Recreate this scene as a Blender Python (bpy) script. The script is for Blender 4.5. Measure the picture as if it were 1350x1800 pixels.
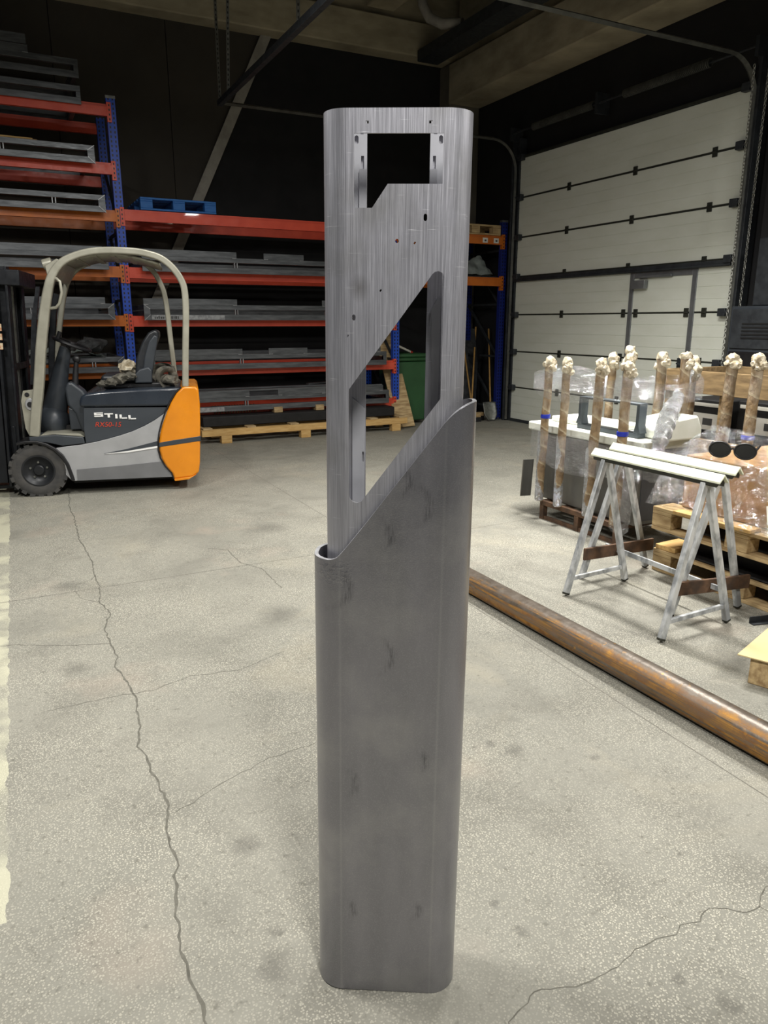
import bpy, bmesh, math, random
from mathutils import Vector, Matrix, noise
PI = math.pi
R = math.radians
sc = bpy.context.scene
for o in list(bpy.data.objects):
    bpy.data.objects.remove(o, do_unlink=True)
COL = sc.collection

# ------------------------------------------------------------------ camera, world, lights, exposure
# room frame: x runs along the back wall to the right, y along the gate wall to the back, z up (metres)
cam_d = bpy.data.cameras.new('camera')
cam = bpy.data.objects.new('camera', cam_d)
COL.objects.link(cam)
cam.location = (0, 0, 1.54)
cam.rotation_euler = (PI / 2 - math.atan(335 / 1300), 0, R(-27))
cam_d.sensor_fit = 'VERTICAL'
cam_d.sensor_height = 36
cam_d.lens = 26.0
cam_d.clip_start = 0.05
sc.camera = cam

sc.view_settings.view_transform = 'Standard'
sc.view_settings.look = 'None'
sc.view_settings.gamma = 1
sc.view_settings.use_curve_mapping = False
sc.view_settings.exposure = 0.0

wd = bpy.data.worlds.new('hall_air')
sc.world = wd
wd.use_nodes = True
wd.node_tree.nodes['Background'].inputs[0].default_value = (0.80, 0.88, 1.0, 1)
wd.node_tree.nodes['Background'].inputs[1].default_value = 0.055


def lamp(name, loc, power, sx, sy, col=(1.0, 0.975, 0.925), aim=None, spread=180):
    d = bpy.data.lights.new(name, 'AREA')
    d.shape = 'RECTANGLE'
    d.size, d.size_y = sx, sy
    d.energy = power
    d.color = col
    d.spread = R(spread)
    o = bpy.data.objects.new(name, d)
    COL.objects.link(o)
    o.location = loc
    if aim:
        o.rotation_euler = (Vector(aim) - Vector(loc)).to_track_quat('-Z', 'Y').to_euler()
    return o


lamp('hall_and_fill_light', (4.9, -0.5, 4.25), 225, 0.30, 1.4)
lamp('hall_and_fill_light', (0.3, -0.8, 4.2), 200, 0.40, 1.2)
lamp('hall_and_fill_light', (4.0, 4.2, 4.25), 190, 0.30, 1.2, spread=128)
lamp('hall_and_fill_light', (-1.2, 3.4, 4.2), 200, 0.30, 1.2)
lamp('hall_and_fill_light', (1.6, 5.4, 4.3), 95, 1.2, 0.30)  # unseen fill lamp added to brighten the rack front


# ------------------------------------------------------------------ helpers
def lin(c):
    if isinstance(c, str):
        c = tuple(int(c[i:i + 2], 16) / 255 for i in (0, 2, 4))
        return tuple(x / 12.92 if x <= 0.04045 else ((x + 0.055) / 1.055) ** 2.4 for x in c) + (1,)
    return tuple(c) + (1,)


class NT:
    """small wrapper to write node trees"""
    def __init__(s, name):
        s.m = bpy.data.materials.new(name)
        s.m.use_nodes = True
        s.t = s.m.node_tree
        s.t.nodes.clear()
        s.out = s.n('ShaderNodeOutputMaterial')

    def n(s, t, **kw):
        x = s.t.nodes.new(t)
        for k, v in kw.items():
            setattr(x, k, v)
        return x

    def l(s, a, b):
        s.t.links.new(a, b)

    def put(s, sock, v):
        if hasattr(v, 'links') or hasattr(v, 'is_output'):
            s.l(v, sock)
        else:
            sock.default_value = v

    def math(s, op, a, b=0.0, c=0.0, clamp=False):
        x = s.n('ShaderNodeMath', operation=op, use_clamp=clamp)
        for i, v in enumerate((a, b, c)):
            s.put(x.inputs[i], v)
        return x.outputs[0]

    def coord(s, scale=(1, 1, 1), which='Object', rot=(0, 0, 0)):
        tc = s.n('ShaderNodeTexCoord')
        mp = s.n('ShaderNodeMapping')
        mp.inputs['Scale'].default_value = scale
        mp.inputs['Rotation'].default_value = rot
        s.l(tc.outputs[which], mp.inputs[0])
        return mp.outputs[0]

    def noise(s, vec, scale, detail=4, rough=0.55, dist=0.0):
        x = s.n('ShaderNodeTexNoise')
        s.l(vec, x.inputs['Vector'])
        x.inputs['Scale'].default_value = scale
        x.inputs['Detail'].default_value = detail
        x.inputs['Roughness'].default_value = rough
        x.inputs['Distortion'].default_value = dist
        return x.outputs['Fac']

    def ramp(s, fac, lo, hi, a=0.0, b=1.0):
        x = s.n('ShaderNodeMapRange', clamp=True)
        s.put(x.inputs[0], fac)
        for i, v in enumerate((lo, hi, a, b)):
            x.inputs[i + 1].default_value = v
        return x.outputs[0]

    def mix(s, fac, a, b, blend='MIX'):
        x = s.n('ShaderNodeMix', data_type='RGBA', blend_type=blend)
        s.put(x.inputs[0], fac)
        s.put(x.inputs[6], a)
        s.put(x.inputs[7], b)
        return x.outputs[2]

    def bump(s, h, strength=0.3, dist=0.01):
        x = s.n('ShaderNodeBump')
        x.inputs['Strength'].default_value = strength
        x.inputs['Distance'].default_value = dist
        s.l(h, x.inputs['Height'])
        return x.outputs[0]

    def bsdf(s, col, rough, metal=0.0, normal=None, spec=0.5, **kw):
        x = s.n('ShaderNodeBsdfPrincipled')
        s.put(x.inputs['Base Color'], col)
        s.put(x.inputs['Roughness'], rough)
        s.put(x.inputs['Metallic'], metal)
        x.inputs['Specular IOR Level'].default_value = spec
        if normal is not None:
            s.l(normal, x.inputs['Normal'])
        for k, v in kw.items():
            s.put(x.inputs[k], v)
        return x.outputs[0]

    def done(s, sh):
        s.l(sh, s.out.inputs[0])
        return s.m


def pmat(name, c1, c2=None, rough=0.5, metal=0.0, scale=6, st=(1, 1, 1), lo=0.35, hi=0.65, bump=0.0, bs=60, spec=0.5, detail=5, coat=0.0):
    """a plain worn surface: two tones mixed by noise, optional bump"""
    t = NT(name)
    v = t.coord(st)
    f = t.ramp(t.noise(v, scale, detail), lo, hi)
    c = t.mix(f, lin(c1), lin(c2 or c1))
    r = t.ramp(t.noise(v, scale * 2.3, 3), 0.3, 0.7, max(rough - 0.08, 0.03), min(rough + 0.08, 1))
    nb = t.bump(t.noise(v, bs, 4), bump, 0.01) if bump else None
    return t.done(t.bsdf(c, r, metal, nb, spec, **({'Coat Weight': coat} if coat else {})))


M = {}
M['wall_dark'] = pmat('dark_wall_cladding', '161618', '1b1b1d', 0.8, scale=1.2)
M['wall_brown'] = pmat('brown_black_wall_cladding', '3a3630', '423d35', 0.8, scale=0.8)
M['concrete'] = pmat('bare_concrete_beam', 'b5ab90', '8f8670', 0.9, scale=1.6, st=(1, 1, 2.5), bump=0.15, bs=30)
M['concrete_dark'] = pmat('bare_concrete_slab', '7d776a', '5d594e', 0.9, scale=1.3, bump=0.1, bs=20)
M['galv'] = pmat('galvanised_steel', '8a8b86', '6d6f6b', 0.42, 0.7, scale=20)
M['track'] = pmat('grey_zinc_track', '63645f', '4d4e4a', 0.5, 0.5, scale=8)
M['dark_steel'] = pmat('dark_grey_steel', '3c4044', '2e3135', 0.55, 0.3, scale=10)
M['brace'] = pmat('pale_painted_brace', 'a8a49a', '8f8b82', 0.6, scale=6)
M['gate'] = pmat('off_white_gate_skin', 'e2e5da', 'dcdfd2', 0.5, scale=2.2, st=(1, 1, 3), bump=0.02, bs=300)
M['hinge'] = pmat('dull_black_hinge', '2c2e28', '3a3c34', 0.6, 0.3)
M['gate_frame'] = pmat('grey_aluminium_frame', '85888a', '75787a', 0.45, 0.5)
M['black'] = pmat('black_plastic', '141416', '1c1c1f', 0.45)
M['black_void'] = pmat('black_sheet', '0c0c0d', '121213', 0.7)
M['rubber'] = pmat('dusty_black_rubber', '3a3a3a', '4d4b48', 0.85, scale=9, bump=0.1)
M['rim'] = pmat('dark_wheel_rim', '202225', '2b2d30', 0.45, 0.3)
M['still_silver'] = pmat('silver_grey_lacquer', 'a9aaac', '9c9d9f', 0.38, 0.15, scale=4, coat=0.2)
M['still_grey'] = pmat('mid_grey_lacquer', '77787a', '6d6e70', 0.42, 0.1, scale=4)
M['still_dark'] = pmat('charcoal_lacquer', '3b4046', '34393f', 0.42, 0.0, scale=3)
M['hood'] = pmat('blue_black_hood', '2a323d', '242b35', 0.28, 0.0, scale=3, coat=0.3)
M['orange'] = pmat('orange_lacquer', 'e08a10', 'd27f0c', 0.33, 0.0, scale=4, coat=0.3)
M['guard'] = pmat('warm_silver_guard_paint', 'a6a496', '969486', 0.42, 0.25, scale=7)
M['seat'] = pmat('black_seat_vinyl', '1d2024', '282b30', 0.4, scale=15)
M['mast'] = pmat('greasy_black_mast', '17191d', '22252a', 0.38, 0.3, scale=8)
M['white_paint'] = pmat('white_letter_paint', 'f0f0ee', 'e6e6e4', 0.4)
M['red_paint'] = pmat('red_letter_paint', 'c8412c', 'bb3a26', 0.4)
M['sticker'] = pmat('pale_warning_sticker', 'd8cdb0', 'b06a3c', 0.5, scale=60)
M['rack_red'] = pmat('red_rack_paint', 'e0553a', 'd34a32', 0.40, scale=5, coat=0.2)
M['rack_orange'] = pmat('orange_rack_paint', 'd0701c', 'bd6217', 0.42, scale=5, coat=0.2)
M['frame_steel'] = pmat('mill_finish_steel', '6d7073', '54575a', 0.42, 0.55, scale=5, st=(1, 6, 6))
M['frame_edge'] = pmat('ground_weld_steel', 'a9abad', '86888a', 0.4, 0.5, scale=30)
M['wood_new'] = pmat('fresh_pine', 'd3b074', 'bb9357', 0.75, scale=4, st=(1.5, 12, 12), bump=0.1, bs=20)
M['wood_old'] = pmat('weathered_pallet_wood', 'c6ad80', '957a54', 0.8, scale=4, st=(1.5, 9, 9), bump=0.12, bs=20)
M['wood_dark'] = pmat('brown_crate_boards', '937b56', '6b573b', 0.8, scale=3, st=(9, 1.5, 9), bump=0.12, bs=20)
M['blue_wood'] = pmat('blue_painted_wood', '1d5ca6', '2a6cb2', 0.6, scale=5, st=(2, 8, 8))
M['green'] = pmat('green_bin_plastic', '2f5a35', '2a5230', 0.5, scale=4)
M['tarp'] = pmat('grey_tarpaulin', '8d9693', '6f7775', 0.55, scale=7, bump=0.2, bs=20)
M['cloth_dark'] = pmat('dark_grey_cloth', '4b4c4d', '2c2d2e', 0.9, scale=12, bump=0.3, bs=40)
M['strap'] = pmat('grimy_webbing_strap', '6b675c', '3c3a34', 0.85, scale=18, bump=0.2, bs=120)
M['broom'] = pmat('varnished_handle_wood', 'b08a4c', '96713a', 0.55, scale=4, st=(8, 8, 1))
M['rust'] = pmat('brown_rusted_steel', '6a4f3a', '44352a', 0.75, 0.2, scale=14, bump=0.12)
M['trestle'] = pmat('scuffed_grey_paint', 'c9cbcb', '8d9092', 0.5, 0.2, scale=16, st=(1, 1, 0.5), lo=0.42, hi=0.6)
M['cream_bar'] = pmat('cream_painted_angle', 'e9ecd6', 'd7dac2', 0.5, scale=18)
M['bar_under'] = pmat('dark_foot_and_bar_shade', '34342c', '23241e', 0.6, 0.3)
M['foam'] = pmat('white_foam', 'dfe1d8', 'd4d7cb', 0.8, scale=6)
M['cab'] = pmat('satin_steel_cabinet', '74736e', '63625e', 0.4, 0.55, scale=4, st=(1, 1, 0.4))
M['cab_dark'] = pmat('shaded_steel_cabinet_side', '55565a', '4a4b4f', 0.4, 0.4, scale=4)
M['bracket'] = pmat('blue_grey_bracket', '5c656b', '4d555b', 0.45, 0.3)
M['card'] = pmat('brown_cardboard', 'b08a5a', '9d7848', 0.8, scale=3)
M['card_pale'] = pmat('pale_cardboard_sheet', 'd0bb8c', 'c6b080', 0.8, scale=3)
M['blue_tape'] = pmat('blue_strap_tape', '2438b8', '1c2c98', 0.4, scale=30)
M['label'] = pmat('white_label_paper', 'e4e2da', 'd2d0c6', 0.7)
M['ink'] = pmat('grey_print', '4a4a4a', '3a3a3a', 0.7)
M['chain'] = pmat('bright_chain_steel', '9a9a94', '7e7e78', 0.4, 0.7)


def film_mat(name, base=0.2, stripe=(1, 1, 14), amt=0.35, tint=(0.92, 0.95, 1.0), dif=0.3, bst=(1, 1, 1), bsc=26, bs=0.9):
    t = NT(name)
    v = t.coord(stripe)
    n1 = t.ramp(t.noise(v, 6, 5, 0.6, 0.4), 0.42, 0.72)
    v2 = t.coord(bst)
    n2 = t.noise(v2, bsc, 4, 0.65, 1.2)
    nb = t.bump(n2, bs, 0.06)
    g = t.n('ShaderNodeBsdfGlossy')
    g.inputs['Roughness'].default_value = 0.09
    g.inputs['Color'].default_value = tint + (1,)
    t.l(nb, g.inputs['Normal'])
    d = t.n('ShaderNodeBsdfDiffuse')
    d.inputs['Color'].default_value = (0.75, 0.77, 0.78, 1)
    t.l(nb, d.inputs['Normal'])
    m1 = t.n('ShaderNodeMixShader')
    m1.inputs[0].default_value = dif
    t.l(g.outputs[0], m1.inputs[1])
    t.l(d.outputs[0], m1.inputs[2])
    tr = t.n('ShaderNodeBsdfTransparent')
    m2 = t.n('ShaderNodeMixShader')
    t.l(t.math('MULTIPLY_ADD', n1, amt, base), m2.inputs[0])
    t.l(tr.outputs[0], m2.inputs[1])
    t.l(m1.outputs[0], m2.inputs[2])
    return t.done(m2.outputs[0])


M['film'] = film_mat('clear_stretch_film', 0.14, (2, 2, 45), 0.34, bst=(3, 3, 22), bsc=5)
M['film_loose'] = film_mat('crumpled_clear_film', 0.12, (2, 2, 2), 0.45, dif=0.06, bsc=20, bs=1.0)
M['film_rope'] = film_mat('twisted_clear_film', 0.68, (4, 4, 4), 0.35, dif=0.4, bst=(6, 6, 2))
M['film_cap'] = pmat('bunched_dusty_film', 'd5cdb8', '9c8d72', 0.35, scale=22, bump=0.4, bs=45)


def tube_card_mat():
    t = NT('taped_cardboard_tube')
    v = t.coord((1, 1, 1))
    sep = t.n('ShaderNodeSeparateXYZ')
    t.l(v, sep.inputs[0])
    ang = t.math('ARCTAN2', sep.outputs[1], sep.outputs[0])
    ph = t.math('ADD', t.math('MULTIPLY', ang, 0.159), t.math('MULTIPLY', sep.outputs[2], 7.0))
    fr = t.math('FRACT', t.math('ADD', ph, t.math('MULTIPLY', t.noise(v, 9, 3), 0.5)))
    st = t.ramp(fr, 0.0, 0.16, 1.0, 0.0)
    base = t.mix(t.ramp(t.noise(v, 14, 5), 0.35, 0.65), lin('97805f'), lin('6b553f'))
    base = t.mix(t.math('MULTIPLY', t.ramp(t.noise(t.coord((1, 1, 0.5)), 9, 4), 0.5, 0.68), 0.65), base, lin('b9ae9c'))
    c = t.mix(t.math('MULTIPLY', st, 0.6), base, lin('cfc4a8'))
    nb = t.bump(t.noise(t.coord((1, 1, 0.5)), 40, 4), 0.5, 0.02)
    return t.done(t.bsdf(c, 0.38, 0.0, nb, 0.6))


M['tube_card'] = tube_card_mat()


def rack_blue_mat(name, c1, c2):
    t = NT(name)
    v = t.coord()
    sep = t.n('ShaderNodeSeparateXYZ')
    t.l(v, sep.inputs[0])
    ax = t.math('ABSOLUTE', t.math('SUBTRACT', t.math('ABSOLUTE', sep.outputs[0]), 0.024))
    mx = t.math('LESS_THAN', ax, 0.0085)
    fz = t.math('FRACT', t.math('MULTIPLY', sep.outputs[2], 1 / 0.05))
    mz = t.math('LESS_THAN', t.math('ABSOLUTE', t.math('SUBTRACT', fz, 0.5)), 0.26)
    my = t.math('LESS_THAN', sep.outputs[1], -0.001)
    mask = t.math('MULTIPLY', t.math('MULTIPLY', mx, mz), my)
    base = t.mix(t.ramp(t.noise(v, 6, 3), 0.35, 0.65), lin(c1), lin(c2))
    c = t.mix(mask, base, lin('05060c'))
    return t.done(t.bsdf(c, 0.42, 0.0))


M['rack_blue'] = rack_blue_mat('blue_rack_paint_with_slots', '1d50c4', '1945ae')
M['rack_blue_dark'] = rack_blue_mat('darker_blue_rack_with_slots', '1b2a78', '18246a')  # darker blue for the last post


def floor_mat():
    t = NT('worn_aggregate_concrete')
    v = t.coord()
    big = t.noise(v, 0.55, 6, 0.6)
    mid = t.noise(v, 2.6, 6, 0.62, 0.5)
    fine = t.noise(v, 38, 4, 0.6)
    c = t.mix(t.ramp(big, 0.32, 0.68), lin('7a7970'), lin('8c8a80'))
    c = t.mix(t.math('MULTIPLY', t.ramp(mid, 0.46, 0.72), 0.65), c, lin('68665e'))
    c = t.mix(t.math('MULTIPLY', t.ramp(t.noise(v, 1.1, 5, 0.6, 1.0), 0.55, 0.75), 0.4), c, lin('a59d88'))
    c = t.mix(t.math('MULTIPLY', t.ramp(t.noise(t.coord((1, 1, 1), rot=(0, 0, 1)), 1.7, 3), 0.6, 0.75), 0.35), c, lin('a9998a'))
    # exposed stone chips
    vo = t.n('ShaderNodeTexVoronoi', feature='F1')
    wv = t.n('ShaderNodeTexNoise')
    t.l(v, wv.inputs['Vector'])
    wv.inputs['Scale'].default_value = 160
    wm = t.n('ShaderNodeVectorMath', operation='MULTIPLY_ADD')
    t.l(wv.outputs['Color'], wm.inputs[0])
    wm.inputs[1].default_value = (0.006, 0.006, 0.006)
    t.l(v, wm.inputs[2])
    t.l(wm.outputs[0], vo.inputs['Vector'])
    vo.inputs['Scale'].default_value = 150
    chip = t.math('MULTIPLY', t.ramp(vo.outputs['Distance'], 0.30, 0.56, 1, 0),
                  t.ramp(vo.outputs['Color'], 0.18, 0.5))
    zone = t.ramp(t.noise(v, 1.4, 4, 0.6), 0.34, 0.60, 0.15, 1.0)
    chip = t.math('MULTIPLY', chip, zone)
    c = t.mix(t.math('MULTIPLY', chip, 0.78), c, lin('c4c0b1'))
    pit = t.ramp(fine, 0.58, 0.72)
    c = t.mix(t.math('MULTIPLY', pit, 0.62), c, lin('5d5b52'))  # pits tinted dark: binder tone plus painted shade of the gaps
    # oil spots at their own places
    sep = t.n('ShaderNodeSeparateXYZ')
    t.l(v, sep.inputs[0])
    tot = None
    nz = t.math('MULTIPLY', t.math('SUBTRACT', t.noise(v, 22, 4), 0.5), 0.09)
    for (x, y, r) in ((1.535, 1.946, .045), (1.038, 1.255, .025), (1.035, 1.365, .018), (1.482, 2.016, .02), (1.652, 1.276, .015),
                      (.471, 1.544, .022), (1.69, 5.294, .16), (1.342, .868, .03), (1.291, .971, .02), (.428, 1.439, .05), (1.781, 1.779, .02),
                      (2.9, 2.1, .1), (.15, 3.4, .08), (1.2, 3.6, .12), (.2, 4.6, .1), (.5, 1.9, .05)):
        dx = t.math('SUBTRACT', sep.outputs[0], x)
        dy = t.math('SUBTRACT', sep.outputs[1], y)
        d = t.math('SQRT', t.math('ADD', t.math('MULTIPLY', dx, dx), t.math('MULTIPLY', dy, dy)))
        m = t.ramp(t.math('ADD', d, nz), r * 0.25, r * 1.2, 0.42, 0.0)
        tot = m if tot is None else t.math('MAXIMUM', tot, m)
    c = t.mix(tot, c, lin('4a4843'))
    # worn painted line along the left
    edge = t.math('ADD', t.math('MULTIPLY_ADD', sep.outputs[1], 0.0172, -0.185), t.math('MULTIPLY', t.math('SUBTRACT', t.noise(v, 9, 3), 0.5), 0.05))
    ln = t.math('MULTIPLY', t.math('LESS_THAN', sep.outputs[0], edge), t.math('GREATER_THAN', sep.outputs[0], -0.26))
    ln = t.math('MULTIPLY', ln, t.ramp(t.noise(v, 3.5, 5), 0.40, 0.55, 0.10, 0.5))
    ln = t.math('MULTIPLY', ln, t.math('GREATER_THAN', sep.outputs[1], 1.9))
    c = t.mix(ln, c, lin('d4d2b6'))
    h = t.math('ADD', t.math('MULTIPLY', chip, 0.5), t.math('MULTIPLY', fine, -0.6))
    nb = t.bump(h, 0.8, 0.004)
    r = t.ramp(mid, 0.3, 0.7, 0.62, 0.82)
    return t.done(t.bsdf(c, r, 0.0, nb, 0.35))


M['floor'] = floor_mat()
M['crack'] = pmat('dark_crack_dust', '6b6960', '56544c', 0.95, scale=40)
M['joint'] = pmat('sawn_joint_filler', '76736a', '65625a', 0.95, scale=20)


def sleeve_mat():
    t = NT('dull_rolled_steel')
    v = t.coord()
    sep = t.n('ShaderNodeSeparateXYZ')
    t.l(v, sep.inputs[0])
    a = t.noise(t.coord((6, 6, 1.2)), 2.0, 5, 0.6)
    c = t.mix(t.ramp(a, 0.3, 0.7), lin('88888e'), lin('9a99a0'))
    c = t.mix(t.math('MULTIPLY', t.ramp(t.noise(v, 5, 4), 0.5, 0.75), 0.5), c, lin('b5b4b5'))
    grain = t.noise(t.coord((1, 1, 1)), 420, 3, 0.6)
    c = t.mix(t.math('MULTIPLY', t.ramp(grain, 0.5, 0.7), 0.30), c, lin('b4b4b8'))
    # bend lines at the edges of the flat face
    bl = t.ramp(t.math('ABSOLUTE', t.math('SUBTRACT', t.math('ABSOLUTE', sep.outputs[0]), 0.1035)), 0.0, 0.004, 0.22, 0.0)
    c = t.mix(bl, c, lin('b9b9bb'))
    # curved grinder swirls, each at its own place on the face
    tot = None
    wob = t.math('MULTIPLY', t.math('SUBTRACT', t.noise(v, 40, 3), 0.5), 0.012)
    for (x, z, r, hx, hz) in ((.02, 1.19, .055, .024, .05), (.0, 1.235, .035, .03, .04), (-.05, .865, .055, .02, .05), (-.135, 1.012, .05, .02, .055),
                              (-.05, 1.13, .05, .02, .04), (.03, .62, .05, .02, .03), (-.12, .56, .05, .02, .04), (-.12, .23, .045, .02, .03), (.03, .235, .045, .02, .03)):
        dx = t.math('SUBTRACT', sep.outputs[0], x)
        dz = t.math('SUBTRACT', sep.outputs[2], z)
        d = t.math('ADD', t.math('SQRT', t.math('ADD', t.math('MULTIPLY', dx, dx), t.math('MULTIPLY', dz, dz))), wob)
        rg = t.math('MULTIPLY', t.ramp(t.math('ABSOLUTE', t.math('SUBTRACT', d, r)), 0.0, 0.013, 1, 0),
                    t.math('MULTIPLY', t.math('GREATER_THAN', dx, 0.0), t.ramp(t.math('ABSOLUTE', dz), hz * 0.3, hz, 1, 0)))
        tot = rg if tot is None else t.math('MAXIMUM', tot, rg)
    band = t.ramp(t.noise(t.coord((300, 300, 40)), 1.0, 2), 0.42, 0.6, 0.1, 0.9)
    c = t.mix(t.math('MULTIPLY', tot, t.math('MULTIPLY', band, 0.7)), c, lin('525256'))
    front = t.math('LESS_THAN', sep.outputs[1], -0.04)
    # weld spatter under the left lip
    sx = t.ramp(t.math('ABSOLUTE', t.math('ADD', sep.outputs[0], 0.125)), 0.02, 0.05, 1, 0)
    sz = t.ramp(t.math('ABSOLUTE', t.math('SUBTRACT', sep.outputs[2], 1.045)), 0.0, 0.028, 1, 0)
    spat = t.math('MULTIPLY', t.math('MULTIPLY', sx, sz), t.ramp(t.noise(v, 130, 3), 0.50, 0.60))
    h = t.math('ADD', t.math('MULTIPLY', grain, 0.5), t.math('MULTIPLY', spat, 3.0))
    h = t.math('ADD', h, t.math('MULTIPLY', t.noise(t.coord((9, 9, 5)), 1.0, 3), 5.0))
    nb = t.bump(h, 0.16, 0.004)
    r = t.math('SUBTRACT', t.ramp(a, 0.3, 0.7, 0.27, 0.38), t.math('MULTIPLY', spat, 0.1))
    return t.done(t.bsdf(c, r, 0.85, nb, 0.5))


def brushed_mat():
    t = NT('vertically_brushed_steel')
    v = t.coord()
    l1 = t.noise(t.coord((900, 900, 7.0)), 1.0, 3, 0.6)
    l2 = t.noise(t.coord((600, 600, 9.0)), 1.0, 4, 0.7)
    c = t.mix(t.ramp(l1, 0.35, 0.68), lin('a4a4ac'), lin('c8c8d0'))
    c = t.mix(t.math('MULTIPLY', t.ramp(l2, 0.5, 0.75), 0.35), c, lin('e0e1e8'))
    c = t.mix(t.math('MULTIPLY', t.ramp(t.noise(v, 9, 4), 0.5, 0.75), 0.5), c, lin('93928f'))
    hz = t.ramp(t.noise(t.coord((14, 14, 420)), 1.0, 2, 0.6), 0.70, 0.76)
    c = t.mix(t.math('MULTIPLY', hz, 0.6), c, lin('eeeef0'))
    sep = t.n('ShaderNodeSeparateXYZ')
    t.l(v, sep.inputs[0])
    dx = t.math('MULTIPLY', t.math('ADD', sep.outputs[0], 0.066), 1.3)
    dz = t.math('SUBTRACT', sep.outputs[2], 1.60)
    d = t.math('SQRT', t.math('ADD', t.math('MULTIPLY', dx, dx), t.math('MULTIPLY', dz, dz)))
    c = t.mix(t.ramp(d, 0.0, 0.028, 0.55, 0.0), c, lin('5c564e'))
    nb = t.bump(t.math('ADD', l1, t.math('MULTIPLY', hz, 0.8)), 0.10, 0.003)
    return t.done(t.bsdf(c, t.ramp(l2, 0.3, 0.7, 0.34, 0.5), 0.8, nb, 0.5))


M['sleeve'] = sleeve_mat()
M['brushed'] = brushed_mat()
M['cut_edge'] = pmat('bright_cut_edge', 'c3c4c8', 'a4a5a8', 0.35, 0.6, scale=30)
M['liner'] = pmat('plain_grey_liner_steel', 'b4b5bb', '9c9da3', 0.5, 0.35, scale=7)


def pipe_mat():
    t = NT('rusted_black_pipe')
    v = t.coord((1, 1, 1))
    sep = t.n('ShaderNodeSeparateXYZ')
    t.l(v, sep.inputs[0])
    ang = t.math('ARCTAN2', sep.outputs[2], sep.outputs[0])   # 90 deg = up
    streak = t.noise(t.coord((48, 0.8, 48)), 1.0, 5, 0.65, 0.3)
    blot = t.noise(v, 16, 5, 0.65)
    # rust runs sit in a belt on the left flank of the pipe
    belt = t.ramp(t.math('ABSOLUTE', t.math('ADD', t.math('SUBTRACT', t.math('ABSOLUTE', ang), 2.75), t.math('MULTIPLY', t.math('SUBTRACT', blot, 0.5), 0.9))), 0.25, 0.75, 1, 0)
    base = t.mix(t.ramp(blot, 0.35, 0.7), lin('736a60'), lin('50463c'))
    fr = t.math('MULTIPLY', t.ramp(streak, 0.42, 0.58), belt)
    c = t.mix(fr, base, t.mix(t.ramp(blot, 0.4, 0.65), lin('8a5a22'), lin('c18c3c')))
    fl = t.math('MULTIPLY', t.ramp(t.noise(v, 42, 4), 0.62, 0.70), t.ramp(t.noise(v, 3, 2), 0.45, 0.6))
    c = t.mix(t.math('MULTIPLY', fl, 0.7), c, lin('c08a34'))
    nb = t.bump(t.noise(v, 60, 4), 0.15, 0.005)
    return t.done(t.bsdf(c, t.math('MULTIPLY_ADD', fr, 0.3, 0.38), 0.4, nb, 0.5))


M['pipe'] = pipe_mat()


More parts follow.
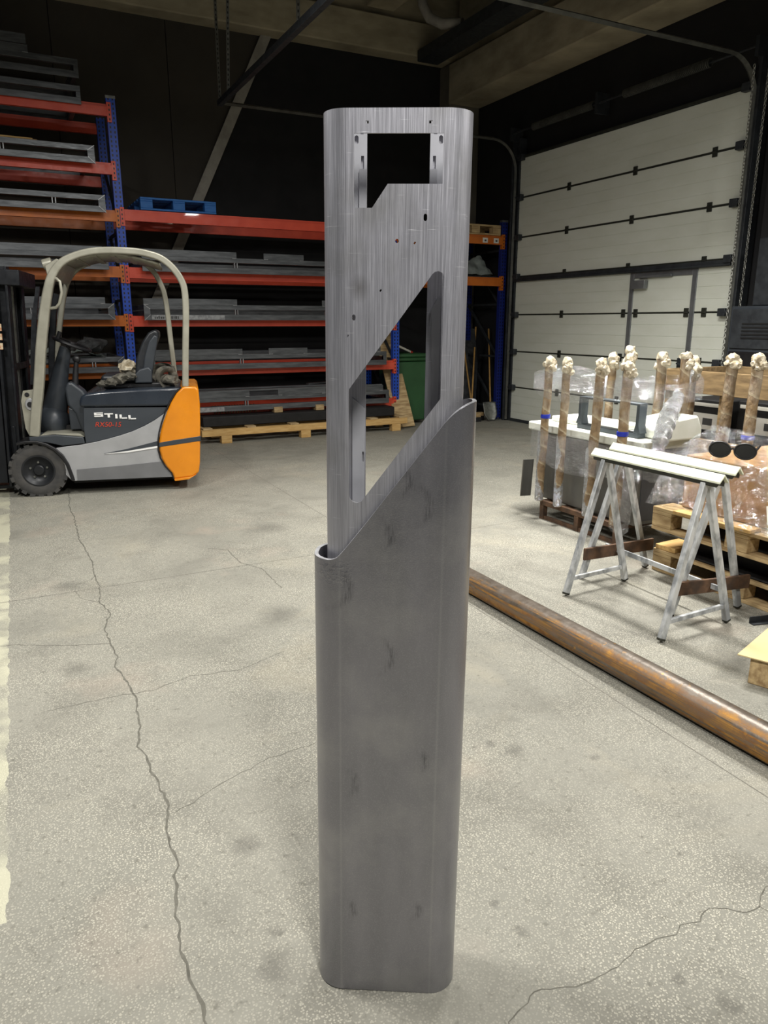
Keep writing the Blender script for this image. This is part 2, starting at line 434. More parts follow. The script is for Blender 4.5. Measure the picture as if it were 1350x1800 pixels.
# ------------------------------------------------------------------ mesh building
class MB:
    def __init__(s):
        s.bm = bmesh.new()
        s.k = 0

    def face(s, vs):
        try:
            f = s.bm.faces.new(vs)
            f.material_index = s.k
            return f
        except ValueError:
            return None

    def box(s, c, d, mat=None):
        m = mat or Matrix()
        x, y, z = (q / 2 for q in d)
        vs = [s.bm.verts.new(m @ Vector((c[0] + i * x, c[1] + j * y, c[2] + k * z))) for i in (-1, 1) for j in (-1, 1) for k in (-1, 1)]
        for q in ((0, 1, 3, 2), (4, 6, 7, 5), (0, 4, 5, 1), (2, 3, 7, 6), (0, 2, 6, 4), (1, 5, 7, 3)):
            s.face([vs[i] for i in q])
        return s

    def b2(s, x0, x1, y0, y1, z0, z1):
        return s.box(((x0 + x1) / 2, (y0 + y1) / 2, (z0 + z1) / 2), (x1 - x0, y1 - y0, z1 - z0))

    def bar(s, p0, p1, w, h, up=(0, 0, 1)):
        p0, p1 = Vector(p0), Vector(p1)
        d = p1 - p0
        z = d.normalized()
        u = Vector(up)
        if abs(u.dot(z)) > 0.98:
            u = Vector((0, 1, 0))
        x = u.cross(z).normalized()
        y = z.cross(x)
        m = Matrix((x, y, z)).transposed().to_4x4()
        m.translation = (p0 + p1) / 2
        return s.box((0, 0, 0), (w, h, d.length), m)

    def prism(s, poly, a, b, f=lambda u, v, w: (u, w, v)):
        """2D outline extruded from a to b; default: outline in xz, extruded along y"""
        n = len(poly)
        A = [s.bm.verts.new(f(u, v, a)) for u, v in poly]
        B = [s.bm.verts.new(f(u, v, b)) for u, v in poly]
        s.face(A)
        s.face(list(reversed(B)))
        for i in range(n):
            j = (i + 1) % n
            s.face([A[i], B[i], B[j], A[j]])
        return s

    def tube(s, pts, r, n=10, cap=True, ry=None, up=None):
        """tube along a path; r a number or a list; ry another radius for a flat section"""
        P = [Vector(p) for p in pts]
        rr = r if isinstance(r, (list, tuple)) else [r] * len(P)
        rings = []
        px = None
        for i, p in enumerate(P):
            t = (P[min(i + 1, len(P) - 1)] - P[max(i - 1, 0)]).normalized()
            if px is None:
                g = Vector(up) if up else (Vector((0, 0, 1)) if abs(t.z) < 0.9 else Vector((0, 1, 0)))
                px = g.cross(t).normalized()
            px = (px - t * px.dot(t)).normalized()
            py = t.cross(px)
            q = (ry / r if ry and not isinstance(r, (list, tuple)) else 1.0)
            rings.append([s.bm.verts.new(p + px * (rr[i] * math.cos(a)) + py * (rr[i] * q * math.sin(a))) for a in (2 * PI * k / n for k in range(n))])
        for a, b in zip(rings, rings[1:]):
            for k in range(n):
                s.face([a[k], a[(k + 1) % n], b[(k + 1) % n], b[k]])
        if cap:
            s.face(list(reversed(rings[0])))
            s.face(rings[-1])
        return s

    def lathe(s, prof, n=32, f=lambda x, y, z: (x, y, z), closed=False):
        rings = [[s.bm.verts.new(f(r * math.cos(2 * PI * k / n), r * math.sin(2 * PI * k / n), z)) for k in range(n)] for r, z in prof]
        prs = list(zip(rings, rings[1:]))
        if closed:
            prs.append((rings[-1], rings[0]))
        for a, b in prs:
            for k in range(n):
                s.face([a[k], a[(k + 1) % n], b[(k + 1) % n], b[k]])
        if not closed:
            s.face(list(reversed(rings[0])))
            s.face(rings[-1])
        return s

    def blob(s, c, rad, amp=0.2, sc_=6, seed=0, sub=3):
        t = bmesh.new()
        bmesh.ops.create_icosphere(t, subdivisions=sub, radius=1)
        mp = {}
        for v in t.verts:
            d = v.co.copy()
            q = 1 + amp * noise.noise(d * sc_ / 3 + Vector((seed, seed * 2.3, 0))) + amp * 0.5 * noise.noise(d * sc_ + Vector((seed, 0, seed)))
            mp[v] = s.bm.verts.new((c[0] + d.x * rad[0] * q, c[1] + d.y * rad[1] * q, c[2] + d.z * rad[2] * q))
        for f in t.faces:
            s.face([mp[v] for v in f.verts])
        t.free()
        return s

    def sheet(s, fn, nu, nv, amp=0.0, sc_=6, seed=0):
        """surface fn(u, v) with noise along its normal"""
        G = [[Vector(fn(i / nu, j / nv)) for j in range(nv + 1)] for i in range(nu + 1)]
        V = []
        for i in range(nu + 1):
            row = []
            for j in range(nv + 1):
                du = G[min(i + 1, nu)][j] - G[max(i - 1, 0)][j]
                dv = G[i][min(j + 1, nv)] - G[i][max(j - 1, 0)]
                nn = du.cross(dv)
                nn = nn.normalized() if nn.length > 1e-9 else Vector((0, 0, 1))
                p = G[i][j]
                row.append(s.bm.verts.new(p + nn * (amp * (noise.noise(p * sc_ + Vector((seed, 0, seed))) + 0.5 * noise.noise(p * sc_ * 2.7)))))
            V.append(row)
        for i in range(nu):
            for j in range(nv):
                s.face([V[i][j], V[i + 1][j], V[i + 1][j + 1], V[i][j + 1]])
        return s

    def build(s, name, mats, parent=None, bevel=0.0, smooth=True, seg=2, loc=None, rot=None):
        bmesh.ops.recalc_face_normals(s.bm, faces=s.bm.faces)
        me = bpy.data.meshes.new(name)
        s.bm.to_mesh(me)
        s.bm.free()
        for m in (mats if isinstance(mats, (list, tuple)) else [mats]):
            me.materials.append(M[m])
        if smooth:
            me.polygons.foreach_set('use_smooth', [True] * len(me.polygons))
            me.set_sharp_from_angle(angle=R(38))
        o = bpy.data.objects.new(name, me)
        COL.objects.link(o)
        if parent:
            o.parent = parent
        if loc:
            o.location = loc
        if rot:
            o.rotation_euler = rot
        if bevel:
            b = o.modifiers.new('bevel', 'BEVEL')
            b.width = bevel
            b.segments = seg
            b.limit_method = 'ANGLE'
            b.angle_limit = R(40)
        return o


def tag(o, label, cat, group=None, kind=None):
    o['label'] = label
    if cat:
        o['category'] = cat
    if group:
        o['group'] = group
    if kind:
        o['kind'] = kind
    return o


def thing(name, label, cat, loc=(0, 0, 0), rz=0.0, group=None, rot=None):
    o = bpy.data.objects.new(name, None)
    o.empty_display_size = 0.1
    COL.objects.link(o)
    o.location = loc
    o.rotation_euler = rot or (0, 0, rz)
    return tag(o, label, cat, group)


def struct(o, label=None, cat=None):
    o['kind'] = 'structure'
    if label:
        o['label'] = label
    if cat:
        o['category'] = cat
    return o


def dup(root, loc, rz=0.0, label=None, group=None):
    r = root.copy()
    COL.objects.link(r)
    r.location = loc
    r.rotation_euler = (0, 0, rz)
    if label:
        r['label'] = label
    if group:
        r['group'] = group
    for ch in list(root.children):
        c = ch.copy()
        COL.objects.link(c)
        c.parent = r
        for gch in list(ch.children):
            d = gch.copy()
            COL.objects.link(d)
            d.parent = c
    return r


def lerp(a, b, t):
    return a + (b - a) * t


def interp(tab, x):
    if x <= tab[0][0]:
        return tab[0][1]
    for (x0, y0), (x1, y1) in zip(tab, tab[1:]):
        if x <= x1:
            return lerp(y0, y1, (x - x0) / (x1 - x0))
    return tab[-1][1]


# ------------------------------------------------------------------ the hall: floor, walls, ceiling
m = MB()
m.b2(-6, 7.6, -5, 11.6, -0.2, 0)
floor = struct(m.build('floor', 'floor', smooth=False), 'worn grey concrete floor with exposed stone chips', 'floor')


def ribbon(name, pts, w0, mat, z=0.0006, jit=0.5, seed=0, sub=6):
    """crack or joint line following the floor"""
    random.seed(seed)
    P = []
    for (a, b) in zip(pts, pts[1:]):
        L = math.hypot(b[0] - a[0], b[1] - a[1])
        k = max(2, int(L / 0.02)) if sub else 1
        nx, ny = -(b[1] - a[1]) / L, (b[0] - a[0]) / L
        for i in range(k):
            t = i / k
            j = jit * 0.022 * noise.noise(Vector((a[0] * 9 + t * L * 22, seed, b[1] * 5))) if sub else 0
            P.append((lerp(a[0], b[0], t) + nx * j, lerp(a[1], b[1], t) + ny * j))
    P.append(pts[-1])
    m = MB()
    prev = None
    for i, p in enumerate(P):
        q0, q1 = P[max(i - 1, 0)], P[min(i + 1, len(P) - 1)]
        dx, dy = q1[0] - q0[0], q1[1] - q0[1]
        L = math.hypot(dx, dy) or 1
        w = w0 * (0.5 + (0.7 * random.random() if sub else 0.0))
        a = m.bm.verts.new((p[0] - dy / L * w, p[1] + dx / L * w, z))
        b = m.bm.verts.new((p[0] + dy / L * w, p[1] - dx / L * w, z))
        if prev:
            m.face([prev[0], prev[1], b, a])
        prev = (a, b)
    return m.build(name, mat, floor, smooth=False)


CR_MAIN = [(0.443, 7.421), (0.389, 6.691), (0.391, 6.278), (0.368, 5.636), (0.381, 5.326), (0.392, 5.044), (0.378, 4.733), (0.377, 4.479), (0.348, 4.234), (0.382, 4.033), (0.324, 3.822), (0.33, 3.623), (0.335, 3.441), (0.314, 3.34), (0.338, 3.172), (0.35, 2.991), (0.328, 2.776), (0.301, 2.612), (0.311, 2.47), (0.329, 2.276), (0.329, 2.2), (0.303, 2.116), (0.292, 2.015), (0.302, 1.948), (0.269, 1.81), (0.249, 1.694), (0.236, 1.577), (0.242, 1.482), (0.25, 1.421), (0.245, 1.3)]
CR_LOW = [(0.83, 1.0), (0.857, 1.065), (0.891, 1.079), (0.927, 1.085), (0.96, 1.1), (1.017, 1.078), (1.078, 1.063), (1.125, 1.065), (1.189, 1.063), (1.264, 1.082), (1.339, 1.086), (1.392, 1.072), (1.429, 1.089), (1.484, 1.074), (1.543, 1.086), (1.584, 1.065), (1.619, 1.033), (1.67, 1.035), (1.75, 1.069), (1.9, 1.06)]
ribbon('crack', CR_MAIN, 0.0042, 'crack', seed=1)
ribbon('crack', CR_LOW, 0.0016, 'crack', seed=2)
ribbon('crack', [(1.67, 1.035), (1.685, 1.0), (1.68, 0.97)], 0.001, 'crack', seed=12)
ribbon('crack', [(-0.158, 3.83), (-0.081, 3.812), (0.118, 3.698), (0.33, 3.619)], 0.0022, 'crack', seed=3)
ribbon('crack', [(0.011, 3.047), (0.257, 3.054), (0.422, 3.032), (0.597, 3.091), (0.817, 3.048), (1.065, 3.147)], 0.0016, 'crack', seed=4)
ribbon('crack', [(0.346, 2.156), (0.514, 2.241), (0.707, 2.313), (0.9, 2.331)], 0.0012, 'crack', seed=5)
ribbon('crack', [(1.154, 4.973), (1.263, 4.876), (1.261, 4.564), (1.351, 4.374), (1.343, 3.986)], 0.003, 'crack', seed=6)
ribbon('crack', [(0.237, 4.49), (0.266, 4.331), (0.34, 4.238)], 0.002, 'crack', seed=7)
ribbon('crack', [(0.256, 4.602), (0.35, 4.648), (0.378, 4.733)], 0.002, 'crack', seed=8)
ribbon('expansion_joint', [(2.235, 9.4), (2.215, 4.133), (2.2, 3.22), (2.138, 2.0), (2.112, 1.0)], 0.0045, 'joint', sub=0)
ribbon('expansion_joint', [(-1.5, 4.47), (-0.154, 4.474), (1.769, 4.5), (3.058, 4.56), (4.6, 4.65)], 0.0055, 'joint', sub=0)

WB, WR = 11.3, 7.32
m = MB()
m.b2(-6, 7.6, WB, WB + 0.3, 0, 6.6)
struct(m.build('wall_back', 'wall_dark', smooth=False), 'dark cladding wall behind the pallet racks', 'wall')
# brown-black lining left of the slanting brace, in three boards
m = MB()
for xa, xb in ((-6, 1.02), (1.03, 2.46)):
    m.b2(xa, xb, WB - 0.03, WB - 0.001, 0, 5.9)
m.prism([(2.47, 2.6), (3.83, 5.44), (3.9, 5.9), (2.47, 5.9)], WB - 0.03, WB - 0.001)
struct(m.build('trim_1', 'wall_brown', smooth=False), 'brown-black wall lining left of the slanting brace', 'wall lining')
m = MB()
m.bar((1.95, WB - 0.07, 1.55), (3.87, WB - 0.07, 5.47), 0.14, 0.03, up=(0, 1, 0))
struct(m.build('trim_2', 'brace', smooth=False), 'pale slanting steel brace on the dark back wall', 'brace')

# gate wall, with the gate opening left free
m = MB()
GY0, GY1, GZ = 5.77, 9.66, 3.88
m.b2(WR, WR + 0.3, GY1, WB, 0, 6.6)
m.b2(WR, WR + 0.3, -5, GY0, 0, 6.6)
m.b2(WR, WR + 0.3, GY0, GY1, GZ, 6.6)
struct(m.build('wall_right', 'wall_dark', smooth=False), 'dark wall around the white sectional gate', 'wall')
m = MB()
m.b2(-6, 7.6, -5, 11.6, 6.45, 6.7)
struct(m.build('ceiling', 'concrete_dark', smooth=False), 'bare concrete roof slab', 'ceiling')
m = MB()
m.b2(-6, 7.3, WB - 0.32, WB - 0.005, 5.43, 5.9)
m.b2(-6, 7.3, WB - 0.18, WB - 0.005, 5.9, 6.45)
struct(m.build('ceiling_beam', 'concrete', bevel=0.02), 'concrete beam along the top of the back wall', 'beam')
m = MB()
m.b2(6.72, WR - 0.005, -5, WB - 0.33, 4.84, 5.4)
m.b2(6.88, WR - 0.005, -5, WB - 0.33, 5.4, 6.45)
struct(m.build('ceiling_beam', 'concrete', bevel=0.02), 'concrete beam above the sectional gate', 'beam')
m = MB()
m.b2(5.3, 5.75, -5, WB - 0.33, 5.95, 6.45)
struct(m.build('ceiling_beam', 'concrete', bevel=0.02), 'concrete roof rib beside the gate beam', 'beam')
m = MB()
m.b2(6.75, WR - 0.005, WB - 0.32, WB - 0.005, 0, 5.42)
struct(m.build('column', 'concrete_dark', bevel=0.015), 'concrete corner column behind the racks', 'column')
m = MB()
m.b2(7.12, WR - 0.005, 5.0, 5.45, 0, 4.83)
struct(m.build('column', 'wall_dark', bevel=0.015), 'dark steel column right of the gate', 'column')

# cable tray and drain pipe under the roof
m = MB()
m.b2(6.15, 6.5, 2.5, WB - 0.35, 5.35, 5.42)
m.b2(6.15, 6.17, 2.5, WB - 0.35, 5.42, 5.5)
m.b2(6.48, 6.5, 2.5, WB - 0.35, 5.42, 5.5)
tag(m.build('cable_tray', 'dark_steel'), 'black cable tray under the roof beside the gate beam', 'cable tray')
m = MB()
m.tube([(5.95, 10.5, 6.1), (5.95, 10.45, 5.9), (6.0, 10.35, 5.72), (6.12, 10.2, 5.62), (6.3, 9.95, 5.58)], 0.07, 12)
m.tube([(5.95, 10.5, 6.1), (5.95, 10.5, 6.44)], 0.05, 12)
tag(m.build('drain_pipe', 'brace'), 'pale drain pipe elbow under the concrete roof', 'pipe')

# ------------------------------------------------------------------ sectional gate
GX = 7.2
door = struct(thing('door_1', 'tall off-white sectional gate with a wicket door', 'gate', (GX, 0, 0)))
door['kind'] = 'structure'
SE = [0.01, 0.535, 1.085, 1.64, 2.2, 2.765, 3.325, 3.875]
WK0, WK1 = 6.27, 7.26          # wicket door


def panel_face(m, y0, y1, z0, z1, x=0.0):
    """panel with shallow horizontal ribs on the room side"""
    n = 4
    for i in range(n):
        a, b = lerp(z0, z1, i / n), lerp(z0, z1, (i + 1) / n)
        m.b2(x, x + 0.045, y0, y1, a + 0.004, b - 0.004)
    m.b2(x + 0.004, x + 0.05, y0, y1, z0, z1)


for i in range(7):
    z0, z1 = SE[i] + 0.010, SE[i + 1] - 0.010
    if z1 < 2.19:
        for (a, b) in ((GY0, WK0 - 0.02), (WK1 + 0.02, GY1)):
            m = MB()
            panel_face(m, a, b, z0, z1)
            m.build('panel_section', 'gate', door, smooth=False)
    else:
        m = MB()
        panel_face(m, GY0, GY1, z0, z1)
        m.build('panel_section', 'gate', door, smooth=False)
wk = MB()
for i in range(4):
    panel_face(wk, WK0 + 0.045, WK1 - 0.045, SE[i] + 0.007 if i else 0.15, min(SE[i + 1] - 0.007, 2.06), 0.002)
wk = wk.build('wicket_door', 'gate', door, smooth=False)
m = MB()
m.b2(-0.012, 0.04, WK0 - 0.022, WK0 + 0.045, 0.0, 2.13)
m.b2(-0.012, 0.04, WK1 - 0.045, WK1 + 0.022, 0.0, 2.13)
m.b2(-0.012, 0.04, WK0 + 0.045, WK1 - 0.045, 2.06, 2.13)
m.b2(-0.012, 0.04, WK0 + 0.045, WK1 - 0.045, 0.01, 0.14)
m.build('wicket_frame', 'gate_frame', wk, bevel=0.003)
m = MB()
m.b2(-0.075, -0.014, 6.98, 7.2, 1.93, 2.03)
m.b2(-0.045, -0.014, 6.60, 7.12, 2.055, 2.085)
m.build('door_closer', 'gate_frame', wk, bevel=0.004)
m = MB()
m.tube([(-0.03, 6.36, 1.06), (-0.08, 6.36, 1.06), (-0.08, 6.22, 1.02)], 0.012, 8)
m.b2(-0.035, -0.013, 6.32, 6.40, 0.94, 1.12)
m.build('latch', 'dark_steel', wk)
# dark seams (rubber strips) between the sections
for z in SE[1:7]:
    m = MB()
    if z < 2.1:
        m.b2(0.003, 0.04, GY0, WK0 - 0.022, z - 0.010, z + 0.010)
        m.b2(0.003, 0.04, WK0 + 0.045, WK1 - 0.045, z - 0.010, z + 0.010)
        m.b2(0.003, 0.04, WK1 + 0.022, GY1, z - 0.010, z + 0.010)
    else:
        m.b2(-0.001, 0.04, GY0, GY1, z - 0.011, z + 0.011)
    m.build('seam_strip', 'hinge', door, smooth=False)
hs = [(8.56, 7.345, 6.18)] * 2
for zi, z in enumerate(SE[1:7]):
    ys = (8.55, 7.34, 6.18) if z > 2.1 else (8.56, 7.36, 7.15, 6.36, 6.11)
    for y in ys:
        m = MB()
        m.b2(-0.014, 0.0, y - 0.032, y + 0.032, z - 0.05, z + 0.05)
        m.tube([(-0.018, y - 0.03, z), (-0.018, y + 0.03, z)], 0.012, 8)
        m.build('hinge', 'hinge', door, bevel=0.003)
m = MB()
m.b2(-0.05, -0.002, GY0 + 0.02, GY1, 2.125, 2.19)
m.b2(-0.065, -0.05, GY0 + 0.02, GY1, 2.13, 2.15)
m.build('stiffener_rail', 'dark_steel', door, bevel=0.004)
m = MB()
m.b2(-0.02, 0.05, GY0, GY1, 3.872, 3.90)
m.build('top_seal', 'hinge', door, smooth=False)
m = MB()
m.b2(-0.02, 0.05, WK1 + 0.022, GY1, 0.0, 0.045)
m.b2(-0.02, 0.05, GY0, WK0 - 0.022, 0.0, 0.045)
m.build('bottom_seal', 'dark_steel', door, smooth=False)
# roller brackets along both edges
for y in (GY0 + 0.06, GY1 - 0.05):
    for z in SE[1:]:
        m = MB()
        m.b2(-0.07, -0.001, y - 0.05, y + 0.05, z - 0.045, z + 0.04)
        m.tube([(-0.05, y, z), (-0.05, y + (0.07 if y > 8 else -0.07), z)], 0.022, 10)
        m.build('roller_bracket', 'dark_steel', door, bevel=0.006)
# posts and curved tracks
TZ = 4.10
for y, s in ((GY1 + 0.06, 1), (GY0 - 0.07, -1)):
    m = MB()
    m.b2(-0.02, 0.1, y - 0.055, y + 0.055, 0, 4.15)
    m.b2(-0.09, -0.02, y + s * 0.02, y + s * 0.055, 0, 4.1)
    m.build('gate_post', 'dark_steel', door, bevel=0.004)
    m = MB()
    yy = y - s * 0.012
    r = 0.42
    pts = [(-0.06, yy, 0.02), (-0.06, yy, 1.5), (-0.06, yy, TZ - r - 0.25)]
    pts += [(-0.06 - r + r * math.cos(a), yy, TZ - r + r * math.sin(a)) for a in (PI / 2 * k / 8 for k in range(9))]
    pts += [(-2.2, yy, TZ), (-4.46, yy, TZ)]
    m.tube(pts, 0.022, 4, ry=0.032, up=(0, 1, 0))
    m.build('curved_track', 'track', door, smooth=False)
m = MB()
m.b2(-4.50, -4.44, GY0 - 0.1, GY1 + 0.1, TZ - 0.03, TZ + 0.035)
m.build('track_cross_bar', 'dark_steel', door, bevel=0.003)


def slotted_angle(p0, p1, name='track_hanger'):
    m = MB()
    p0, p1 = Vector(p0), Vector(p1)
    m.bar(p0, p1, 0.035, 0.004, up=(0, 1, 0))
    m.bar(p0 + Vector((0.016, 0.016, 0)), p1 + Vector((0.016, 0.016, 0)), 0.004, 0.035, up=(0, 1, 0))
    m.k = 1
    d = p1 - p0
    n = int(d.length / 0.05)
    for i in range(n):
        c = p0 + d * ((i + 0.5) / n)
        m.box((c.x, c.y - 0.003, c.z), (0.011, 0.003, 0.022))
    return m.build(name, ['galv', 'black'], door, smooth=False)


slotted_angle((-4.47, GY1 + 0.07, TZ), (-4.47, GY1 + 0.07, 6.44))
slotted_angle((-4.47, 9.0, 6.44), (-4.47, GY1 - 0.3, TZ + 0.03))
slotted_angle((-4.47, 7.05, TZ), (-4.47, 7.05, 6.44))
slotted_angle((-4.47, 6.45, TZ), (-4.47, 6.45, 6.44))
# torsion springs on their shaft
m = MB()
m.tube([(-0.12, GY0 - 0.1, 4.2), (-0.12, GY1 + 0.1, 4.2)], 0.013, 10)
m.b2(-0.16, 0.05, 7.93, 7.97, 4.08, 4.32)
m.b2(-0.16, 0.05, GY1 + 0.05, GY1 + 0.09, 4.1, 4.28)
m.b2(-0.16, 0.05, GY0 - 0.12, GY0 - 0.08, 4.1, 4.28)
m.build('spring_shaft', 'dark_steel', door)
for (a, b) in ((8.02, 9.25), (6.25, 7.5)):
    m = MB()
    n = int((b - a) / 0.022)
    pts = []
    for k in range(n * 10 + 1):
        t = k / (n * 10)
        pts.append((-0.12 + 0.042 * math.cos(t * n * 2 * PI), lerp(a, b, t), 4.2 + 0.042 * math.sin(t * n * 2 * PI)))
    m.tube(pts, 0.0085, 5)
    m.build('torsion_spring', 'track', door)
# hoist chains
for k, (x0, y0, x1, y1) in enumerate(((7.02, 5.66, 6.98, 5.62), (7.06, 5.52, 7.02, 5.52))):
    m = MB()
    z = 4.0
    i = 0
    while z > 0.75:
        t = (4.0 - z) / 3.2
        cx, cy = lerp(x0, x1, t), lerp(y0, y1, t)
        dx, dy = (0.011, 0.0) if i % 2 else (0.0, 0.011)
        loop = [(cx + dx * math.cos(a), cy + dy * math.cos(a), z + 0.021 * math.sin(a)) for a in (2 * PI * q / 8 for q in range(9))]
        m.tube(loop, 0.0045, 4, cap=False)
        z -= 0.032
        i += 1
    tag(m.build('hoist_chain', 'chain'), ('hand chain hanging closest to the gate post' if k == 0 else 'hand chain hanging further from the gate post, by the dark column'), 'chain')
# control cabinet right of the gate
cb = thing('control_cabinet', 'black control cabinet on the dark wall right of the gate', 'cabinet', (6.93, 5.0, 0.75))
m = MB()
m.b2(-0.12, 0.38, -0.45, 0.44, 0, 0.94)
m.build('body', 'still_dark', cb, bevel=0.01)
m = MB()
m.b2(-0.135, -0.121, -0.42, 0.41, 0.52, 0.91)
m.build('upper_door', 'dark_steel', cb, bevel=0.004)
m = MB()
m.b2(-0.135, -0.121, -0.42, 0.41, 0.03, 0.49)
m.build('lower_door', 'black', cb, bevel=0.004)
m = MB()
for i in range(5):
    m.b2(-0.142, -0.1355, -0.2, 0.28, 0.62 + i * 0.035, 0.635 + i * 0.035)
m.build('vent', 'black_void', cb, smooth=False)
m = MB()
m.b2(0.0, 0.36, -0.35, 0.3, 0.945, 1.6)
m.build('upper_box', 'dark_steel', cb, bevel=0.01)

# ------------------------------------------------------------------ pallet racks: one row of three bays
RY = 9.85
rack = thing('pallet_rack', 'long pallet rack with blue posts and red and orange beams along the back wall', 'pallet rack', (0, RY, 0))
POST = [(-2.28, 4.03), (1.475, 4.03), (5.22, 2.92), (7.09, 3.0)]
for x, h in POST:
    for y in (0.06, 1.0):
        m = MB()
        # C section, open to the back
        m.b2(-0.05, 0.05, -0.03, -0.024, 0.01, h)
        m.b2(-0.05, -0.044, -0.024, 0.04, 0.01, h)
        m.b2(0.044, 0.05, -0.024, 0.04, 0.01, h)
        u = m.build('upright', 'rack_blue_dark' if x > 7 else 'rack_blue', rack, smooth=False, loc=(x, y - 0.03, 0))
        m = MB()
        m.b2(-0.065, 0.065, -0.05, 0.07, 0, 0.012)
        m.tube([(0.0, -0.035, 0.012), (0.0, -0.035, 0.035)], 0.012, 6)
        m.build('foot_plate', 'galv', u, smooth=False)
        if y < 0.5:
            m = MB()
            m.b2(-0.055, 0.055, -0.034, 0.03, h, h + 0.03)
            m.build('post_cap', 'galv', u, smooth=False)
    m = MB()
    zs = [0.2, 1.0, 1.8, 2.6, 3.4]
    for i, z in enumerate(zs):
        if z + 0.1 < h:
            m.bar((x, 0.08, z), (x, 0.95, z), 0.03, 0.03)
            if i + 1 < len(zs) and zs[i + 1] < h:
                m.bar((x, 0.08, z), (x, 0.95, zs[i + 1]), 0.03, 0.03)
    m.build('upright_bracing', 'dark_steel', rack, smooth=False)


def beam(x0, x1, zt, mat, rear=True):
    hh = 0.128
    for y, yc in ((0.0, -0.002), (0.97, 1.02)):
        if y > 0.5 and not rear:
            continue
        m = MB()
        # stepped box section: upper lip set back
        prof = [(0.0, zt - hh), (0.05, zt - hh), (0.05, zt), (0.022, zt), (0.022, zt - 0.03), (0.0, zt - 0.03)]
        m.prism([(v, w) for v, w in prof], x0 + 0.052, x1 - 0.052, f=lambda u, v, w: (w, u + y - 0.02, v))
        b = m.build('beam', mat, rack, smooth=False)
        if y < 0.5:
            for xe in (x0, x1):
                s = 1 if xe == x0 else -1
                m = MB()
                xa, xb = sorted((xe + s * 0.003, xe + s * 0.046))
                m.b2(xa, xb, -0.016, -0.002, zt - 0.19, zt + 0.02)
                m.b2(*sorted((xe + s * 0.046, xe + s * 0.051)), -0.016, 0.04, zt - 0.19, zt + 0.02)
                m.k = 1
                xm = xe + s * 0.024
                for q in range(4):
                    m.b2(xm - 0.007, xm + 0.007, -0.0175, -0.0155, zt - 0.172 + q * 0.05, zt - 0.15 + q * 0.05)
                m.build('connector', [mat, 'black'], b, smooth=False)


LEV_L = [(3.965, 'rack_red'), (3.34, 'rack_red'), (2.82, 'rack_orange'), (2.185, 'rack_orange'), (1.61, 'rack_orange'), (0.985, 'rack_orange'), (0.43, 'rack_orange')]
LEV_M = [(2.84, 'rack_red'), (2.18, 'rack_red'), (1.605, 'rack_red'), (0.985, 'rack_red'), (0.435, 'rack_red')]
LEV_R = [(2.80, 'rack_orange'), (2.195, 'rack_orange')]
for z, c in LEV_L:
    beam(POST[0][0], POST[1][0], z, c)
for z, c in LEV_M:
    beam(POST[1][0], POST[2][0], z, c)
for z, c in LEV_R:
    beam(POST[2][0], POST[3][0], z, c)
# two paper labels stuck on the short top beam
for x in (6.72, 6.92):
    m = MB()
    m.b2(x - 0.045, x + 0.045, -0.0235, -0.0205, 2.69, 2.76)
    m.k = 1
    m.b2(x - 0.015, x + 0.02, -0.0245, -0.0234, 2.71, 2.735)
    m.build('paper_label', ['label', 'ink'], rack, smooth=False)


